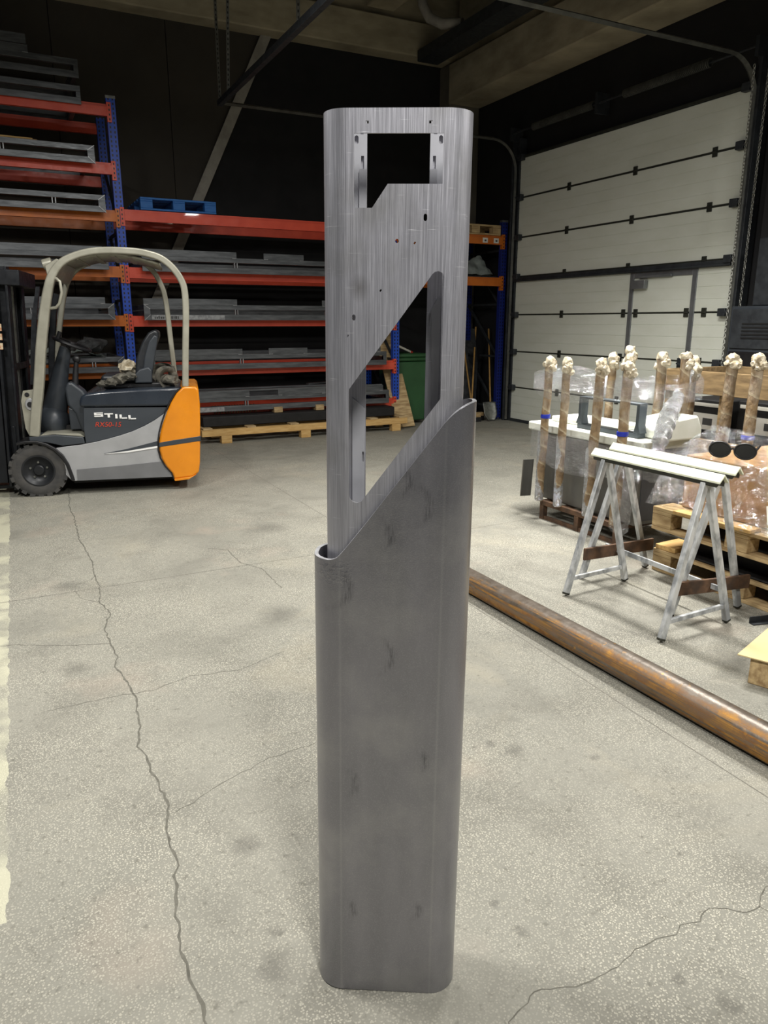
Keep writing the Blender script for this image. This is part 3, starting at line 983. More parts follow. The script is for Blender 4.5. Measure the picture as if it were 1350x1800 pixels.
# welded steel frames lying on the beams, several rails and notched plates each
def steel_frame(L, plates, posts, label, group, loc, mitre=True, strip=None, flip=False):
    """front rail low, upper rail, plates standing on the upper rail; x from 0 to L (mirrored when flip)"""
    X = (lambda x: L - x) if flip else (lambda x: x)
    t = thing('steel_truss', label, 'steel frame', loc, 0, group)
    def bx(m, x0, x1, *a):
        m.b2(min(X(x0), X(x1)), max(X(x0), X(x1)), *a)
    m = MB()
    bx(m, 0.0, L, -0.012, 0.0, -0.055, 0.015)
    bx(m, 0.0, L, 0.0, 0.06, 0.003, 0.015)
    bx(m, 0.0, L, 1.2, 1.26, 0.003, 0.075)
    m.build('lower_rail', 'frame_steel', t, bevel=0.003)
    m = MB()
    bx(m, 0.0, L, -0.012, 0.045, 0.075, 0.135)
    bx(m, 0.0, L, 1.2, 1.26, 0.075, 0.135)
    m.build('upper_rail', 'frame_steel', t, bevel=0.003)
    for x in (0.0, L - 0.05):
        m = MB()
        bx(m, x, x + 0.05, 0.0, 1.2, 0.003, 0.06)
        bx(m, x, x + 0.05, 0.0, 1.2, 0.075, 0.13)
        bx(m, x, x + 0.05, -0.010, 0.05, 0.015, 0.075)
        m.build('cross_member', 'frame_steel', t, bevel=0.003)
    if mitre:
        m = MB()
        p = [(0, -0.055), (0.075, 0.012), (0.075, 0.078), (0, 0.135)]
        m.prism([(X(a), b) for a, b in p], -0.016, -0.0125)
        m.k = 1
        for (a, b) in (((0.0, -0.055), (0.075, 0.012)), ((0.0, 0.135), (0.075, 0.078))):
            m.bar((X(a[0]), -0.017, a[1]), (X(b[0]), -0.017, b[1]), 0.008, 0.003, up=(0, 1, 0))
        m.build('mitred_end', ['frame_steel', 'frame_edge'], t, smooth=False)
    for x in posts:
        m = MB()
        bx(m, x - 0.022, x - 0.012, -0.008, 0.04, 0.015, 0.075)
        bx(m, x + 0.012, x + 0.022, -0.008, 0.04, 0.015, 0.075)
        m.build('spacer', 'frame_edge', t, smooth=False)
    for (a, b) in plates:
        m = MB()
        bx(m, a, b, -0.016, -0.006, 0.128, 0.205)
        m.k = 1
        for e in (a + 0.03, b - 0.03):
            bx(m, e - 0.028, e + 0.028, -0.019, -0.016, 0.126, 0.134)
        m.build('notched_plate', ['frame_steel', 'frame_edge'], t, bevel=0.002)
    if strip:
        m = MB()
        bx(m, strip[0], strip[1], -0.016, -0.0125, -0.048, 0.008)
        m.k = 1
        q = random.Random(4)
        x = strip[0] + 0.03
        while x < strip[0] + (strip[1] - strip[0]) * 0.35:
            w = q.uniform(0.01, 0.024)
            bx(m, x, x + w, -0.017, -0.0161, -0.038, q.choice((-0.012, -0.004)))
            x += w + q.uniform(0.006, 0.012)
        m.build('pale_strip', ['frame_edge', 'ink'], t, smooth=False)
    return t


FY = 9.70
GR = 'welded steel frames stored on the rack beams'
PL = [(0.0, 1.17), (1.53, 2.08), (2.43, 3.2)]
steel_frame(3.35, PL, (1.16, 2.42), 'welded steel frame on the second red beam from the top, right of the blue post', GR, (1.66, FY, 2.184), mitre=False)
steel_frame(3.35, [(0.0, 1.17), (2.35, 3.2)], (1.16, 2.42), 'welded steel frame with a long pale lettered strip, on the red beam at eye height', GR, (1.64, FY, 1.609), strip=(0.09, 1.0))
steel_frame(3.3, PL, (1.16, 2.42), 'welded steel frame on the red beam just behind the lift truck seat', GR, (1.68, FY, 0.989), mitre=False)
steel_frame(3.3, [(0.0, 1.2), (1.6, 2.3), (2.6, 3.2)], (1.16, 2.42), 'welded steel frame with loose bars on top, on the lowest red beam', GR, (1.72, FY, 0.439), mitre=True, strip=(0.1, 0.85))
# left bay, mirrored: the mitred end is on the right
LX = 1.28 - 3.3
steel_frame(3.3, [(1.3, 2.4)], (0.9, 2.1), 'lower of two dark steel frames stacked above the topmost red beam', GR, (LX - 0.13, FY + 0.1, 3.969), flip=True, mitre=False)
steel_frame(3.3, [(0.5, 1.6)], (0.9, 2.1), 'upper of two dark steel frames stacked above the topmost red beam', GR, (LX - 0.13, FY + 0.1, 4.236), flip=True, mitre=False)
steel_frame(3.3, [], (0.95, 2.1), 'steel frame with wood strips on it, on the second beam of the left bay', GR, (LX - 0.05, FY, 3.344), flip=True)
steel_frame(3.3, [], (0.55, 1.7), 'steel frame on the top orange beam of the left bay', GR, (LX + 0.02, FY, 2.824), flip=True)
steel_frame(3.3, [(0.06, 1.3), (1.7, 2.6)], (1.2, 2.2), 'steel frame on the second orange beam, behind the lift truck roof', GR, (LX + 0.0, FY, 2.189), flip=True, mitre=False)
steel_frame(3.3, [(0.1, 1.2)], (0.9, 2.1), 'steel frame on the third orange beam, behind the lift truck front post', GR, (LX + 0.02, FY, 1.614), flip=True)
steel_frame(3.3, [], (0.35, 1.7), 'steel frame under the grey tarpaulin, behind the steering wheel', GR, (LX + 0.08, FY, 0.989), flip=True)
# wood strips and a dark section lying on upper frames
for i, (x, y, z, rz) in enumerate(((-0.75, 9.74, 3.484, 0.02), (-0.7, 9.86, 3.484, -0.03))):
    m = MB()
    m.b2(-1.2, 1.2, -0.02, 0.02, 0, 0.022)
    tag(m.build('wood_strip', 'wood_new', loc=(x + 0.15, y, z), rot=(0, 0, rz)), ('front' if i == 0 else 'rear') + ' pale wood strip lying on a steel frame high in the left bay', 'wood strip')
m = MB()
m.b2(-1.6, 0.02, 0, 0.16, 0, 0.07)
m.b2(-1.6, 0.02, 0.005, 0.02, 0.07, 0.1)
tag(m.build('steel_channel', 'frame_steel', loc=(0.62, 9.8, 4.45)), 'short steel channel on top of the highest stacked frames', 'steel channel')
# loose flat bars on the lowest frame of the middle bay
for i, (x0, y0, x1, y1) in enumerate(((1.9, 9.62, 4.9, 9.60), (1.75, 10.0, 4.6, 9.9), (3.9, 9.98, 4.9, 10.3))):
    m = MB()
    z = 0.652 if i < 2 else 0.673
    m.bar((x0, y0 + 0.1, z), (x1, y1 + 0.1, z), 0.055, 0.02, up=(0, 0, 1))
    tag(m.build('flat_bar', 'frame_steel'), ('longest loose flat bar on the lowest frame, at its front edge', 'loose flat bar behind the front one on the lowest frame', 'short loose flat bar slanting back on the lowest frame')[i], 'steel bar')
# crumpled tarpaulin and jackets on the left bay
m = MB()
m.sheet(lambda u, v: (lerp(0.25, 1.12, u), lerp(9.66, 10.2, v), 1.155 + 0.07 * math.sin(PI * u) * (0.5 + 0.5 * v) + 0.02 * math.sin(u * 19)), 50, 16, 0.035, 9, 3)
m.sheet(lambda u, v: (lerp(0.22, 1.15, u), lerp(9.66, 10.2, v), 1.128), 4, 2)
tag(m.build('tarpaulin', 'tarp'), 'crumpled grey tarpaulin lying on the frame behind the steering wheel', 'tarpaulin')
m = MB()
m.blob((1.02, 9.85, 1.27), (0.15, 0.15, 0.085), 0.5, 5, 4)
tag(m.build('jacket', 'cloth_dark'), 'bunched dark jacket lying on the grey tarpaulin', 'jacket')


# ------------------------------------------------------------------ wooden pallets
def pallet(name, label, loc, rz, L=1.2, W=0.8, wood='wood_old', group=None, block='wood_old'):
    """L runs along local x; seen side shows three blocks along x"""
    t = thing(name, label, 'pallet', loc, rz, group)
    for y in (0.0, W / 2 - 0.0725, W - 0.145):
        m = MB()
        m.b2(0, L, y, y + 0.10 if y != W / 2 - 0.0725 else y + 0.145, 0, 0.022)
        m.build('bottom_board', wood, t, bevel=0.003)
        for x in (0, L / 2 - 0.0725, L - 0.145):
            m = MB()
            m.b2(x, x + 0.145, y, y + (0.145 if 0 < y < W - 0.2 else 0.10), 0.0225, 0.0995)
            m.build('block', block, t, bevel=0.004)
    for x in (0, L / 2 - 0.0725, L - 0.145):
        m = MB()
        m.b2(x, x + 0.145, 0, W, 0.10, 0.122)
        m.build('cross_board', wood, t, bevel=0.003)
    y = 0.0
    for w, gap in ((0.145, 0.04), (0.10, 0.04), (0.145, 0.04), (0.10, 0.04), (0.145, 0)):
        sc2 = W / 0.8
        m = MB()
        m.b2(0, L, y, y + w * sc2 - 0.002, 0.1225, 0.1445)
        m.build('deck_board', wood, t, bevel=0.003)
        y += (w + gap) * sc2 - 0.001
    return t


pallet('wooden_pallet', 'blue painted wooden pallet on the top red beam', (1.72, 9.83, 2.846), 0, L=0.92, W=1.0, wood='blue_wood', block='blue_wood')

# long fresh pallet on the floor under the middle bay
t = thing('long_pallet', 'long pale pine pallet on the floor under the middle rack bay', 'pallet', (2.2, 9.45, 0))
for y in (0.0, 0.55, 1.1):
    m = MB()
    m.b2(0, 3.0, y, y + 0.09, 0.1, 0.185)
    m.build('stringer', 'wood_new', t, bevel=0.004)
    for x in (0.25, 1.35, 2.75):
        m = MB()
        m.b2(x, x + 0.14, y, y + 0.1, 0, 0.0995)
        m.build('block', 'wood_new', t, bevel=0.004)
for x in (0.02, 0.6, 1.2, 1.8, 2.4, 2.86):
    m = MB()
    m.b2(x, x + 0.12, 0.0, 1.19, 0.1855, 0.207)
    m.build('deck_board', 'wood_old', t, bevel=0.003)
m = MB()
m.b2(0.05, 2.85, 0.12, 0.5, 0, 0.13)
tag(m.build('steel_bundle', 'black_void', loc=(2.2, 9.45, 0.2075), bevel=0.01), 'black steel bundle lying on the long pine pallet', 'steel bundle')
for i, (x, lab) in enumerate(((3.25, 'timber block between the spring coil and the other blocks on the black bundle'), (3.86, 'middle timber block on the black bundle'), (4.2, 'timber block on the black bundle furthest from the lift truck'))):
    m = MB()
    m.b2(0, 0.12, 0, 0.3, 0, 0.075)
    tag(m.build('timber_block', 'wood_old', loc=(x, 9.66, 0.338), bevel=0.004), lab, 'timber block')
m = MB()
n = 16
m.tube([(2.45 + 0.6 * k / (n * 12), 9.84 + 0.05 * math.cos(2 * PI * k / 12), 0.397 + 0.05 * math.sin(2 * PI * k / 12)) for k in range(n * 12 + 1)], 0.009, 5)
tag(m.build('spring_coil', 'wood_old'), 'yellowish coil lying on the black bundle under the lowest beam', 'coil')
for i in range(3):
    m = MB()
    m.b2(0, 0.5, 0, 0.5, 0, 0.03)
    tag(m.build('wood_board', 'wood_new', loc=(1.68 + 0.03 * i, 9.8, 0.0 + 0.001 + i * 0.031), rot=(0, 0, 0.05 * i), bevel=0.003),
        ('lowest board of the short pile on the floor behind the orange counterweight', 'middle board of the short pile behind the orange counterweight', 'top board of the short pile behind the orange counterweight')[i], 'board', 'short boards piled by the counterweight')

# ------------------------------------------------------------------ right bay: bin, brooms, shovel, sheets
t = thing('wheelie_bin', 'green plastic waste bin between the racks', 'waste bin', (5.32, 9.98, 0))
m = MB()
rings = []
for z, s in ((0.05, 0.9), (0.95, 1.0)):
    rings.append([m.bm.verts.new((0.27 + s * x, 0.35 + s * y, z)) for x, y in ((-0.26, -0.33), (0.26, -0.33), (0.26, 0.33), (-0.26, 0.33))])
for k in range(4):
    m.face([rings[0][k], rings[0][(k + 1) % 4], rings[1][(k + 1) % 4], rings[1][k]])
m.face(list(reversed(rings[0])))
m.face(rings[1])
m.build('body', 'green', t, bevel=0.02)
m = MB()
m.b2(-0.01, 0.55, 0.0, 0.7, 0.955, 1.01)
m.b2(0.01, 0.53, 0.0, 0.68, 1.01, 1.07)
m.build('lid', 'green', t, bevel=0.025)
for x in (0.03, 0.51):
    m = MB()
    m.lathe([(0.02, -0.02), (0.05, -0.02), (0.05, 0.02), (0.02, 0.02)], 20, f=lambda a, b, c: (x + c, 0.6 + a, 0.05 + b))
    m.build('wheel', 'rubber', t)
m = MB()
m.bar((5.2, 9.9, 1.22), (5.62, 10.15, 1.09), 0.028, 0.028)
m.k = 1
m.bar((5.62, 10.15, 1.09), (5.67, 10.18, 1.075), 0.034, 0.034)
tag(m.build('stick', ['label', 'red_paint']), 'pale stick with a red end lying across the green bin', 'stick')
m = MB()
m.bar((5.30, 9.68, 0.012), (5.22, 10.35, 1.5), 0.30, 0.018, up=(0, 1, 0.4))
tag(m.build('plywood_sheet', 'wood_old'), 'tan plywood offcut leaning beside the green bin', 'sheet')


def handle_tool(kind, label, x0, y0, x1, y1, z1, mat='broom'):
    t = thing(kind, label, kind.split('_')[-1], (x0, y0, 0))
    d = Vector((x1 - x0, y1 - y0, z1))
    m = MB()
    m.tube([d * 0.1, d], 0.0135, 10)
    m.build('handle', mat, t)
    return t, d


t, d = handle_tool('push_broom', 'wooden handled broom leaning nearest the steel pillar', 6.66, 9.9, 6.79, 10.55, 1.46)
m = MB(); m.b2(-0.17, 0.17, -0.035, 0.035, 0.07, 0.13); m.build('broom_head', 'wood_old', t, bevel=0.008)
m = MB(); m.b2(-0.17, 0.17, -0.04, 0.04, 0.0, 0.07); m.build('bristles', 'black', t)
t, d = handle_tool('push_broom', 'wooden handled broom leaning second from the steel pillar', 6.52, 9.78, 6.98, 10.4, 1.45)
m = MB(); m.b2(-0.17, 0.17, -0.035, 0.035, 0.07, 0.13); m.build('broom_head', 'wood_old', t, bevel=0.008)
m = MB(); m.b2(-0.17, 0.17, -0.04, 0.04, 0.0, 0.07); m.build('bristles', 'black', t)
t, d = handle_tool('garden_shovel', 'steel shovel with a wooden handle leaning against the last blue post', 6.86, 9.72, 7.20, 10.35, 1.42)
m = MB()
m.sheet(lambda u, v: Vector((lerp(-0.12, 0.12, u) * (0.45 + 0.55 * min(1, v * 3)), 0.03 * math.cos(PI * (u - 0.5)) + 0.09 * v - 0.03, 0.01 + 0.29 * v)), 12, 10)
o = m.build('blade', 'galv', t)
o.modifiers.new('thick', 'SOLIDIFY').thickness = 0.004
m = MB()
m.b2(0, 0.5, 0, 0.03, 0, 1.55)
tag(m.build('rubber_mat', 'cloth_dark', loc=(6.68, 10.62, 0.02), rot=(R(-8), 0, 0)), 'dark grey sheet leaning upright behind the brooms', 'sheet')
m = MB()
m.bar((6.72, 10.1, 1.42), (7.02, 10.42, 0.9), 0.06, 0.03)
m.bar((7.02, 10.42, 0.9), (7.05, 10.5, 0.02), 0.05, 0.03)
tag(m.build('steel_bar', 'dark_steel'), 'grey bent bar slanting behind the brooms', 'bar')
m = MB()
m.blob((6.35, 10.2, 0.28), (0.22, 0.25, 0.28), 0.15, 3, 8)
tag(m.build('sack', 'black_void'), 'black sack on the floor behind the brooms', 'sack')
m = MB()
top = (6.79, 10.1, 2.55)
m.sheet(lambda u, v: (lerp(6.79 + 0.03 * math.cos(u * 2 * PI), 6.72 + 0.31 * math.cos(u * 2 * PI), v ** 0.9),
                      lerp(10.1, 10.15 + 0.26 * math.sin(u * 2 * PI), v ** 0.9),
                      lerp(2.52, 2.235, v ** 1.25)), 36, 14, 0.05, 6, 5)
tag(m.build('tarpaulin', 'tarp'), 'grey tarpaulin folded in a peak on the lower short orange beam', 'tarpaulin')
# deck of bars under the tarp and on top
m = MB()
for y in (9.9, 10.25, 10.6):
    m.b2(5.35, 7.0, y, y + 0.12, 2.196, 2.214)
tag(m.build('shelf_board', 'dark_steel'), 'shelf boards under the peaked grey tarpaulin', 'shelf boards')
pallet('wooden_pallet', 'weathered pallet on the top short orange beam left of the gate', (6.1, 9.83, 2.803), 0, L=0.9, W=1.0, wood='wood_old')

# ------------------------------------------------------------------ electric lift truck
FL = thing('forklift', 'orange and silver electric forklift parked before the racks', 'forklift', (0.172, 7.241, 0), R(-12.5))
ARC = [(1.186, .763), (1.169, .734), (1.06, .66), (.97, .612), (.86, .565), (.747, .530), (.64, .503), (.536, .480), (.40, .458), (.268, .447)]
arch = [(0.255 * math.cos(a), 0.236 + 0.255 * math.sin(a)) for a in (R(q) for q in range(50, -11, -10))]
m = MB()
side = ARC + arch + [(.30, .13), (.339, .13), (1.192, .123), (1.165, .20), (1.11, .26), (1.08, .36), (1.076, .455), (1.118, .602)]
m.prism(side, 0.0, 1.0)
m.build('chassis', 'still_silver', FL, bevel=0.006)
m = MB()
m.prism([(.349, .234), (.70, .249), (1.08, .274), (1.11, .26), (1.165, .20), (1.192, .125), (.345, .132)], -0.004, 0.004)
m.build('sill_band', 'still_grey', FL, smooth=False)
m = MB()
m.prism([(.595, .371), (.80, .405), (1.075, .468), (1.072, .425), (.80, .388)], -0.003, 0.003)
m.k = 1
m.prism([(.60, .366), (.80, .386), (1.073, .422), (1.074, .405), (.80, .372)], -0.005, 0.003)
m.build('side_groove', ['still_dark', 'white_paint'], FL, smooth=False)
# battery case with lettering
m = MB()
m.prism([(.455, .79), (1.20, .775), (1.169, .734), (1.06, .66), (.97, .612), (.86, .565), (.747, .530), (.64, .503), (.536, .480), (.445, .47), (.44, .60)], 0.012, 0.988)
case = m.build('battery_case', 'still_dark', FL, bevel=0.006)
m = MB()
hx = 0.541
z0 = 0.678


def letter(rects, x, z, w, h, sh=-0.02):
    for (a, b, c, d) in rects:
        m.prism([(x + a * w, z + c * h + sh * 0), (x + b * w, z + c * h), (x + b * w, z + d * h), (x + a * w, z + d * h)], 0.006, 0.0135)


LT = {'S': [(0, 1, 0, .24), (0, 1, .38, .62), (0, 1, .76, 1), (0, .25, .6, .8), (.75, 1, .2, .4)],
      'T': [(0, 1, .74, 1), (.37, .63, 0, .76)], 'I': [(.2, .8, 0, 1)], 'L': [(0, .3, 0, 1), (0, 1, 0, .27)]}
xs = hx
for i, (ch, w) in enumerate((('S', .075), ('T', .075), ('I', .032), ('L', .065), ('L', .065))):
    letter(LT[ch], xs, 0.672 + 0.034 - 0.034 * (xs - hx) / .31 - .0, w, 0.038)
    xs += w + 0.011
m.build('lettering', 'white_paint', case, smooth=False)


def text_mesh(txt, size, parent, mat, loc, rot, name='lettering', shear=0.2, ext=0.0015, sx=1.0):
    cu = bpy.data.curves.new('lettering_curve', 'FONT')
    cu.body = txt
    cu.size = size
    cu.shear = shear
    cu.extrude = ext
    to = bpy.data.objects.new('lettering_tmp', cu)
    COL.objects.link(to)
    dg = bpy.context.evaluated_depsgraph_get()
    me = bpy.data.meshes.new_from_object(to.evaluated_get(dg))
    bpy.data.objects.remove(to, do_unlink=True)
    me.materials.clear()
    me.materials.append(M[mat])
    o = bpy.data.objects.new(name, me)
    COL.objects.link(o)
    o.parent = parent
    o.location = loc
    o.rotation_euler = rot
    o.scale = (sx, 1, 1)
    return o


text_mesh('RX50-15', 0.062, case, 'red_paint', (0.537, 0.010, 0.617), (PI / 2, R(2), 0), sx=1.0)
# hood
m = MB()
m.prism([(.425, .797), (.428, .85), (.447, .893), (.49, .915), (.62, .93), (.95, .945), (1.312, .951), (1.27, .90), (1.235, .845), (1.205, .785)], -0.004, 1.004)
m.build('battery_hood', 'hood', FL, bevel=0.022, seg=4)
# counterweight
m = MB()
cwp = [(1.327, .960), (1.44, .958), (1.468, .935), (1.472, .80), (1.466, .64), (1.455, .46), (1.44, .25), (1.425, .155), (1.37, .115), (1.192, .100), (1.182, .155), (1.13, .225), (1.095, .30),
       (1.082, .38), (1.084, .455), (1.10, .54), (1.13, .632), (1.17, .73), (1.215, .82), (1.27, .905)]
m.prism(cwp, -0.012, 1.012)
cw = m.build('counterweight', 'orange', FL, bevel=0.018, seg=3)
m = MB()
m.prism([(1.083, .452), (1.2, .470), (1.452, .500), (1.462, .50), (1.458, .455), (1.2, .425), (1.081, .412)], -0.0145, 1.0145)
m.build('grey_stripe', 'still_dark', cw, bevel=0.003)
m = MB()
m.prism([(1.195, .105), (1.36, .12), (1.40, .14), (1.33, .095), (1.20, .085)], -0.02, 0.2)
m.build('bumper_foot', 'orange', cw, bevel=0.004)
# black liner edge of the counterweight
m = MB()
edge = [(1.192, .105), (1.175, .16), (1.122, .228), (1.085, .305), (1.071, .38), (1.073, .455), (1.09, .545), (1.12, .637), (1.16, .736), (1.205, .826), (1.262, .91), (1.315, .957)]
m.tube([(x, -0.004, z) for x, z in edge], 0.007, 6)
m.build('edge_seal', 'black', cw)
# floor plate, wheel arch, front body
m = MB()
m.prism([(-.02, .50), (-.02, .545), (.20, .555), (.43, .525), (.44, .47), (.25, .455), (.12, .49)], 0.0, 1.0)
m.build('front_body', 'still_dark', FL, bevel=0.006)
m = MB()
m.prism([(.06, .546), (.10, .566), (.40, .553), (.44, .528), (.43, .524), (.20, .556)], 0.03, 0.9)
m.build('floor_plate', 'guard', FL, bevel=0.003)
m = MB()
outer = [(-.13, .50), (-.05, .515), (.04, .512), (.12, .485), (.19, .44), (.25, .375), (.29, .29), (.315, .19), (.325, .135)]
inner = [(.295, .135), (.283, .19), (.262, .28), (.225, .355), (.17, .42), (.11, .462), (.03, .487), (-.05, .488), (-.13, .475)]
m.prism(outer + inner, -0.02, 0.30)
m.build('mudguard', 'black', FL, bevel=0.006)
m = MB()
m.b2(0.30, 1.15, 0.1, 0.9, 0.09, 0.125)
m.build('underbody', 'black_void', FL, smooth=False)


def wheel(cx, y0, y1, r, z, near):
    mid = (y0 + y1) / 2
    hw = (y1 - y0) / 2
    f = lambda a, b, c: (cx + a, mid + c, z + b)
    m = MB()
    m.lathe([(r * .58, -hw * .9), (r * .63, -hw), (r * .9, -hw * .98), (r * .985, -hw * .85), (r, -hw * .6), (r, hw * .6), (r * .985, hw * .85), (r * .9, hw), (r * .58, hw * .9)], 48, f, closed=True)
    for k in range(20):                                   # tread lugs
        a = 2 * PI * k / 20
        mt = Matrix.Translation((cx, mid, z)) @ Matrix.Rotation(-a, 4, 'Y')
        for s in (-1, 1):
            m.box((r * 0.985, s * hw * 0.56, 0), (0.03, hw * 0.84, r * 0.19), mt)
    w = m.build('tyre', 'rubber', FL)
    m = MB()
    m.lathe([(r * .02, -hw * .35), (r * .26, -hw * .40), (r * .36, -hw * .45), (r * .47, -hw * .75), (r * .55, -hw * .99), (r * .60, -hw * .99), (r * .6, hw * .9), (r * .02, hw * .5)], 40, f)
    m.lathe([(r * .02, -hw * .78), (r * .17, -hw * .76), (r * .2, -hw * .66), (r * .2, -hw * .3), (r * .02, -hw * .3)], 24, f)
    rim = m.build('rim', 'rim', w)
    for k in range(5):
        a = 2 * PI * k / 5 + PI / 2
        px, pz = r * .31 * math.cos(a), r * .31 * math.sin(a)
        m = MB()
        m.lathe([(0.003, -hw * .60), (0.010, -hw * .60), (0.012, -hw * .40), (0.003, -hw * .38)], 6, lambda A, B, C: (cx + px + A, mid + C, z + pz + B))
        m.build('wheel_nut', 'galv', rim)


wheel(0.025, 0.0, 0.15, 0.236, 0.237, True)
wheel(0.025, 0.85, 1.0, 0.236, 0.237, False)
m = MB()
m.lathe([(0.05, -0.11), (0.17, -0.11), (0.18, -0.08), (0.18, 0.08), (0.17, 0.11), (0.05, 0.11)], 32, lambda a, b, c: (1.22 + a, 0.5 + c, 0.181 + b))
m.build('rear_wheel', 'rubber', FL)
# overhead guard: near and far arch, roof plate, cross plate
G = [(.022, .545), (.05, .72), (.105, .99), (.155, 1.30), (.215, 1.60), (.265, 1.80), (.315, 1.93), (.40, 2.03), (.52, 2.09), (.66, 2.125), (.82, 2.135), (1.0, 2.13), (1.12, 2.11), (1.22, 2.075), (1.31, 2.0), (1.375, 1.90), (1.40, 1.80), (1.398, 1.6), (1.375, 1.3), (1.352, .955)]


def smooth_path(P, k=4):
    out = []
    for i in range(len(P) - 1):
        p0, p1, p2, p3 = (Vector(P[max(i - 1, 0)]), Vector(P[i]), Vector(P[i + 1]), Vector(P[min(i + 2, len(P) - 1)]))
        for q in range(k):
            t = q / k
            out.append(0.5 * ((2 * p1) + (p2 - p0) * t + (2 * p0 - 5 * p1 + 4 * p2 - p3) * t * t + (3 * p1 - p0 - 3 * p2 + p3) * t ** 3))
    out.append(Vector(P[-1]))
    return out


def sweep_rect(m, P, w, y0, y1, wf=None):
    """rectangular section swept in the xz plane"""
    n = len(P)
    prev = None
    first = None
    for i, p in enumerate(P):
        t = (P[min(i + 1, n - 1)] - P[max(i - 1, 0)]).normalized()
        nx, nz = -t.y, t.x
        ww = wf(i / (n - 1)) if wf else w
        r = [m.bm.verts.new((p.x + s * nx * ww / 2, y, p.y + s * nz * ww / 2)) for s, y in ((-1, y0), (1, y0), (1, y1), (-1, y1))]
        if prev:
            for k in range(4):
                m.face([prev[k], prev[(k + 1) % 4], r[(k + 1) % 4], r[k]])
        else:
            first = r
        prev = r
    m.face(list(reversed(first)))
    m.face(prev)


SP = smooth_path([(x, z) for x, z in G])
m = MB()
sweep_rect(m, SP, 0.06, 0.0, 0.07, lambda t: 0.085 if t < 0.2 else 0.058 if t > 0.4 else lerp(0.085, 0.058, (t - 0.2) / 0.2))
guard = m.build('overhead_guard', 'guard', FL, bevel=0.012, seg=3)
m = MB()
SP2 = smooth_path([(x - max(0, x - .6) * .26 + (0.10 * (1.9 - z) if z < 1.9 and x > 0.8 else 0), z) for x, z in G])
sweep_rect(m, SP2, 0.05, 0.90, 0.95)
m.build('far_arch', 'guard', guard, bevel=0.01)
m = MB()
m.sheet(lambda u, v: (lerp(.36, 1.20, u), lerp(.07, .90, v), 2.045 + 0.075 * math.sin(PI * u)), 16, 2)
o = m.build('roof_panel', 'guard', guard)
o.modifiers.new('thick', 'SOLIDIFY').thickness = 0.02
m = MB()
for k in range(5):
    x = .48 + k * 0.15
    m.b2(x, x + 0.05, .07, .90, 2.03 + 0.06 * math.sin(PI * (x - .36) / .84), 2.045 + 0.06 * math.sin(PI * (x - .36) / .84))
m.build('roof_slats', 'guard', guard, bevel=0.004)
m = MB()
m.prism([(.26, 2.0), (.36, 2.06), (.40, 2.03), (.33, 1.90), (.30, 1.88), (.27, 1.93)], 0.02, 0.92)
m.tube([(.235, 0.1, 2.01), (.31, 0.1, 2.03)], 0.045, 14)
m.build('front_cross_plate', 'guard', guard, bevel=0.006)
m = MB()
m.tube([(.31, .035, 1.90), (.345, .01, 1.895), (.372, 0.0, 1.87), (.377, 0.0, 1.78), (.350, 0.0, 1.69), (.318, .01, 1.655), (.255, .035, 1.648)], 0.013, 10)
m.build('grab_handle', 'guard', guard)
m = MB()
sweep_rect(m, smooth_path([(.07, .95), (.10, 1.25), (.15, 1.6), (.20, 1.8)]), 0.055, 0.88, 0.95)
m.build('far_front_post', 'mast', guard, bevel=0.006)
m = MB()
m.prism([(.03, 1.0), (.06, 1.25), (.10, 1.55), (.165, 1.83), (.195, 1.83), (.14, 1.55), (.10, 1.25), (.075, 1.0)], 0.06, 0.10)
m.build('windscreen_rail', 'mast', guard)
# mast: two tilted channel rails, cross heads, chains; carriage and forks
tilt = Matrix.Translation((-.198, 0, .05)) @ Matrix.Rotation(R(2.2), 4, 'Y')
mast = None
for y0 in (0.16, 0.72):
    m = MB()
    m.box((-.045, y0 + 0.02, .99), (.025, .13, 1.92), tilt)
    m.box((.05, y0 + 0.02, .99), (.022, .13, 1.92), tilt)
    m.box((0.0, y0 + 0.06, .99), (.10, .025, 1.92), tilt)
    m.box((-.12, y0 + 0.03, .99), (.10, .10, 1.86), tilt)
    q = m.build('mast_rail', 'mast', FL, bevel=0.004)
    mast = mast or q
for y0 in (0.24, 0.66):
    m = MB()
    m.box((-.02, y0, 1.0), (.075, .05, 1.86), tilt)
    m.build('inner_mast_rail', 'black', FL, bevel=0.003)
for nm, c, d in (('mast_cross_head', (0.055, 0.47, 1.86), (.21, .72, .13)), ('mast_tie_bar', (0.02, 0.47, 0.25), (.10, .60, .12)), ('mast_tie_bar', (0.05, 0.47, 1.1), (.03, .60, .06))):
    m = MB()
    m.box(c, d, tilt)
    m.build(nm, 'mast', FL, bevel=0.006)
m = MB()
m.box((-.04, 0.112, 1.36), (.055, .004, .055), tilt)
m.box((-.04, 0.112, 1.28), (.055, .004, .055), tilt)
m.box((-.04, 0.112, 1.44), (.055, .004, .06), tilt)
m.build('warning_sticker', 'sticker', mast, smooth=False)
m = MB()
m.tube([tilt @ Vector((0.0, 0.47, 0.1)), tilt @ Vector((0, .47, 1.8))], 0.035, 14)
m.build('lift_cylinder', 'galv', FL)
m = MB()
for y in (0.22, 0.66):
    m.b2(-1.15, -.22, y, y + 0.1, 0.045, 0.08)
    m.b2(-.245, -.205, y, y + 0.1, 0.045, 0.55)
m.build('fork', 'mast', FL, bevel=0.004)
m = MB()
m.b2(-.205, -.16, 0.05, 0.95, 0.30, 0.36)
m.b2(-.205, -.16, 0.05, 0.95, 0.06, 0.14)
m.b2(-.205, -.165, 0.2, 0.3, 0.1, 0.62)
m.b2(-.205, -.165, 0.68, 0.78, 0.1, 0.62)
m.build('fork_carriage', 'mast', FL, bevel=0.006)
m = MB()
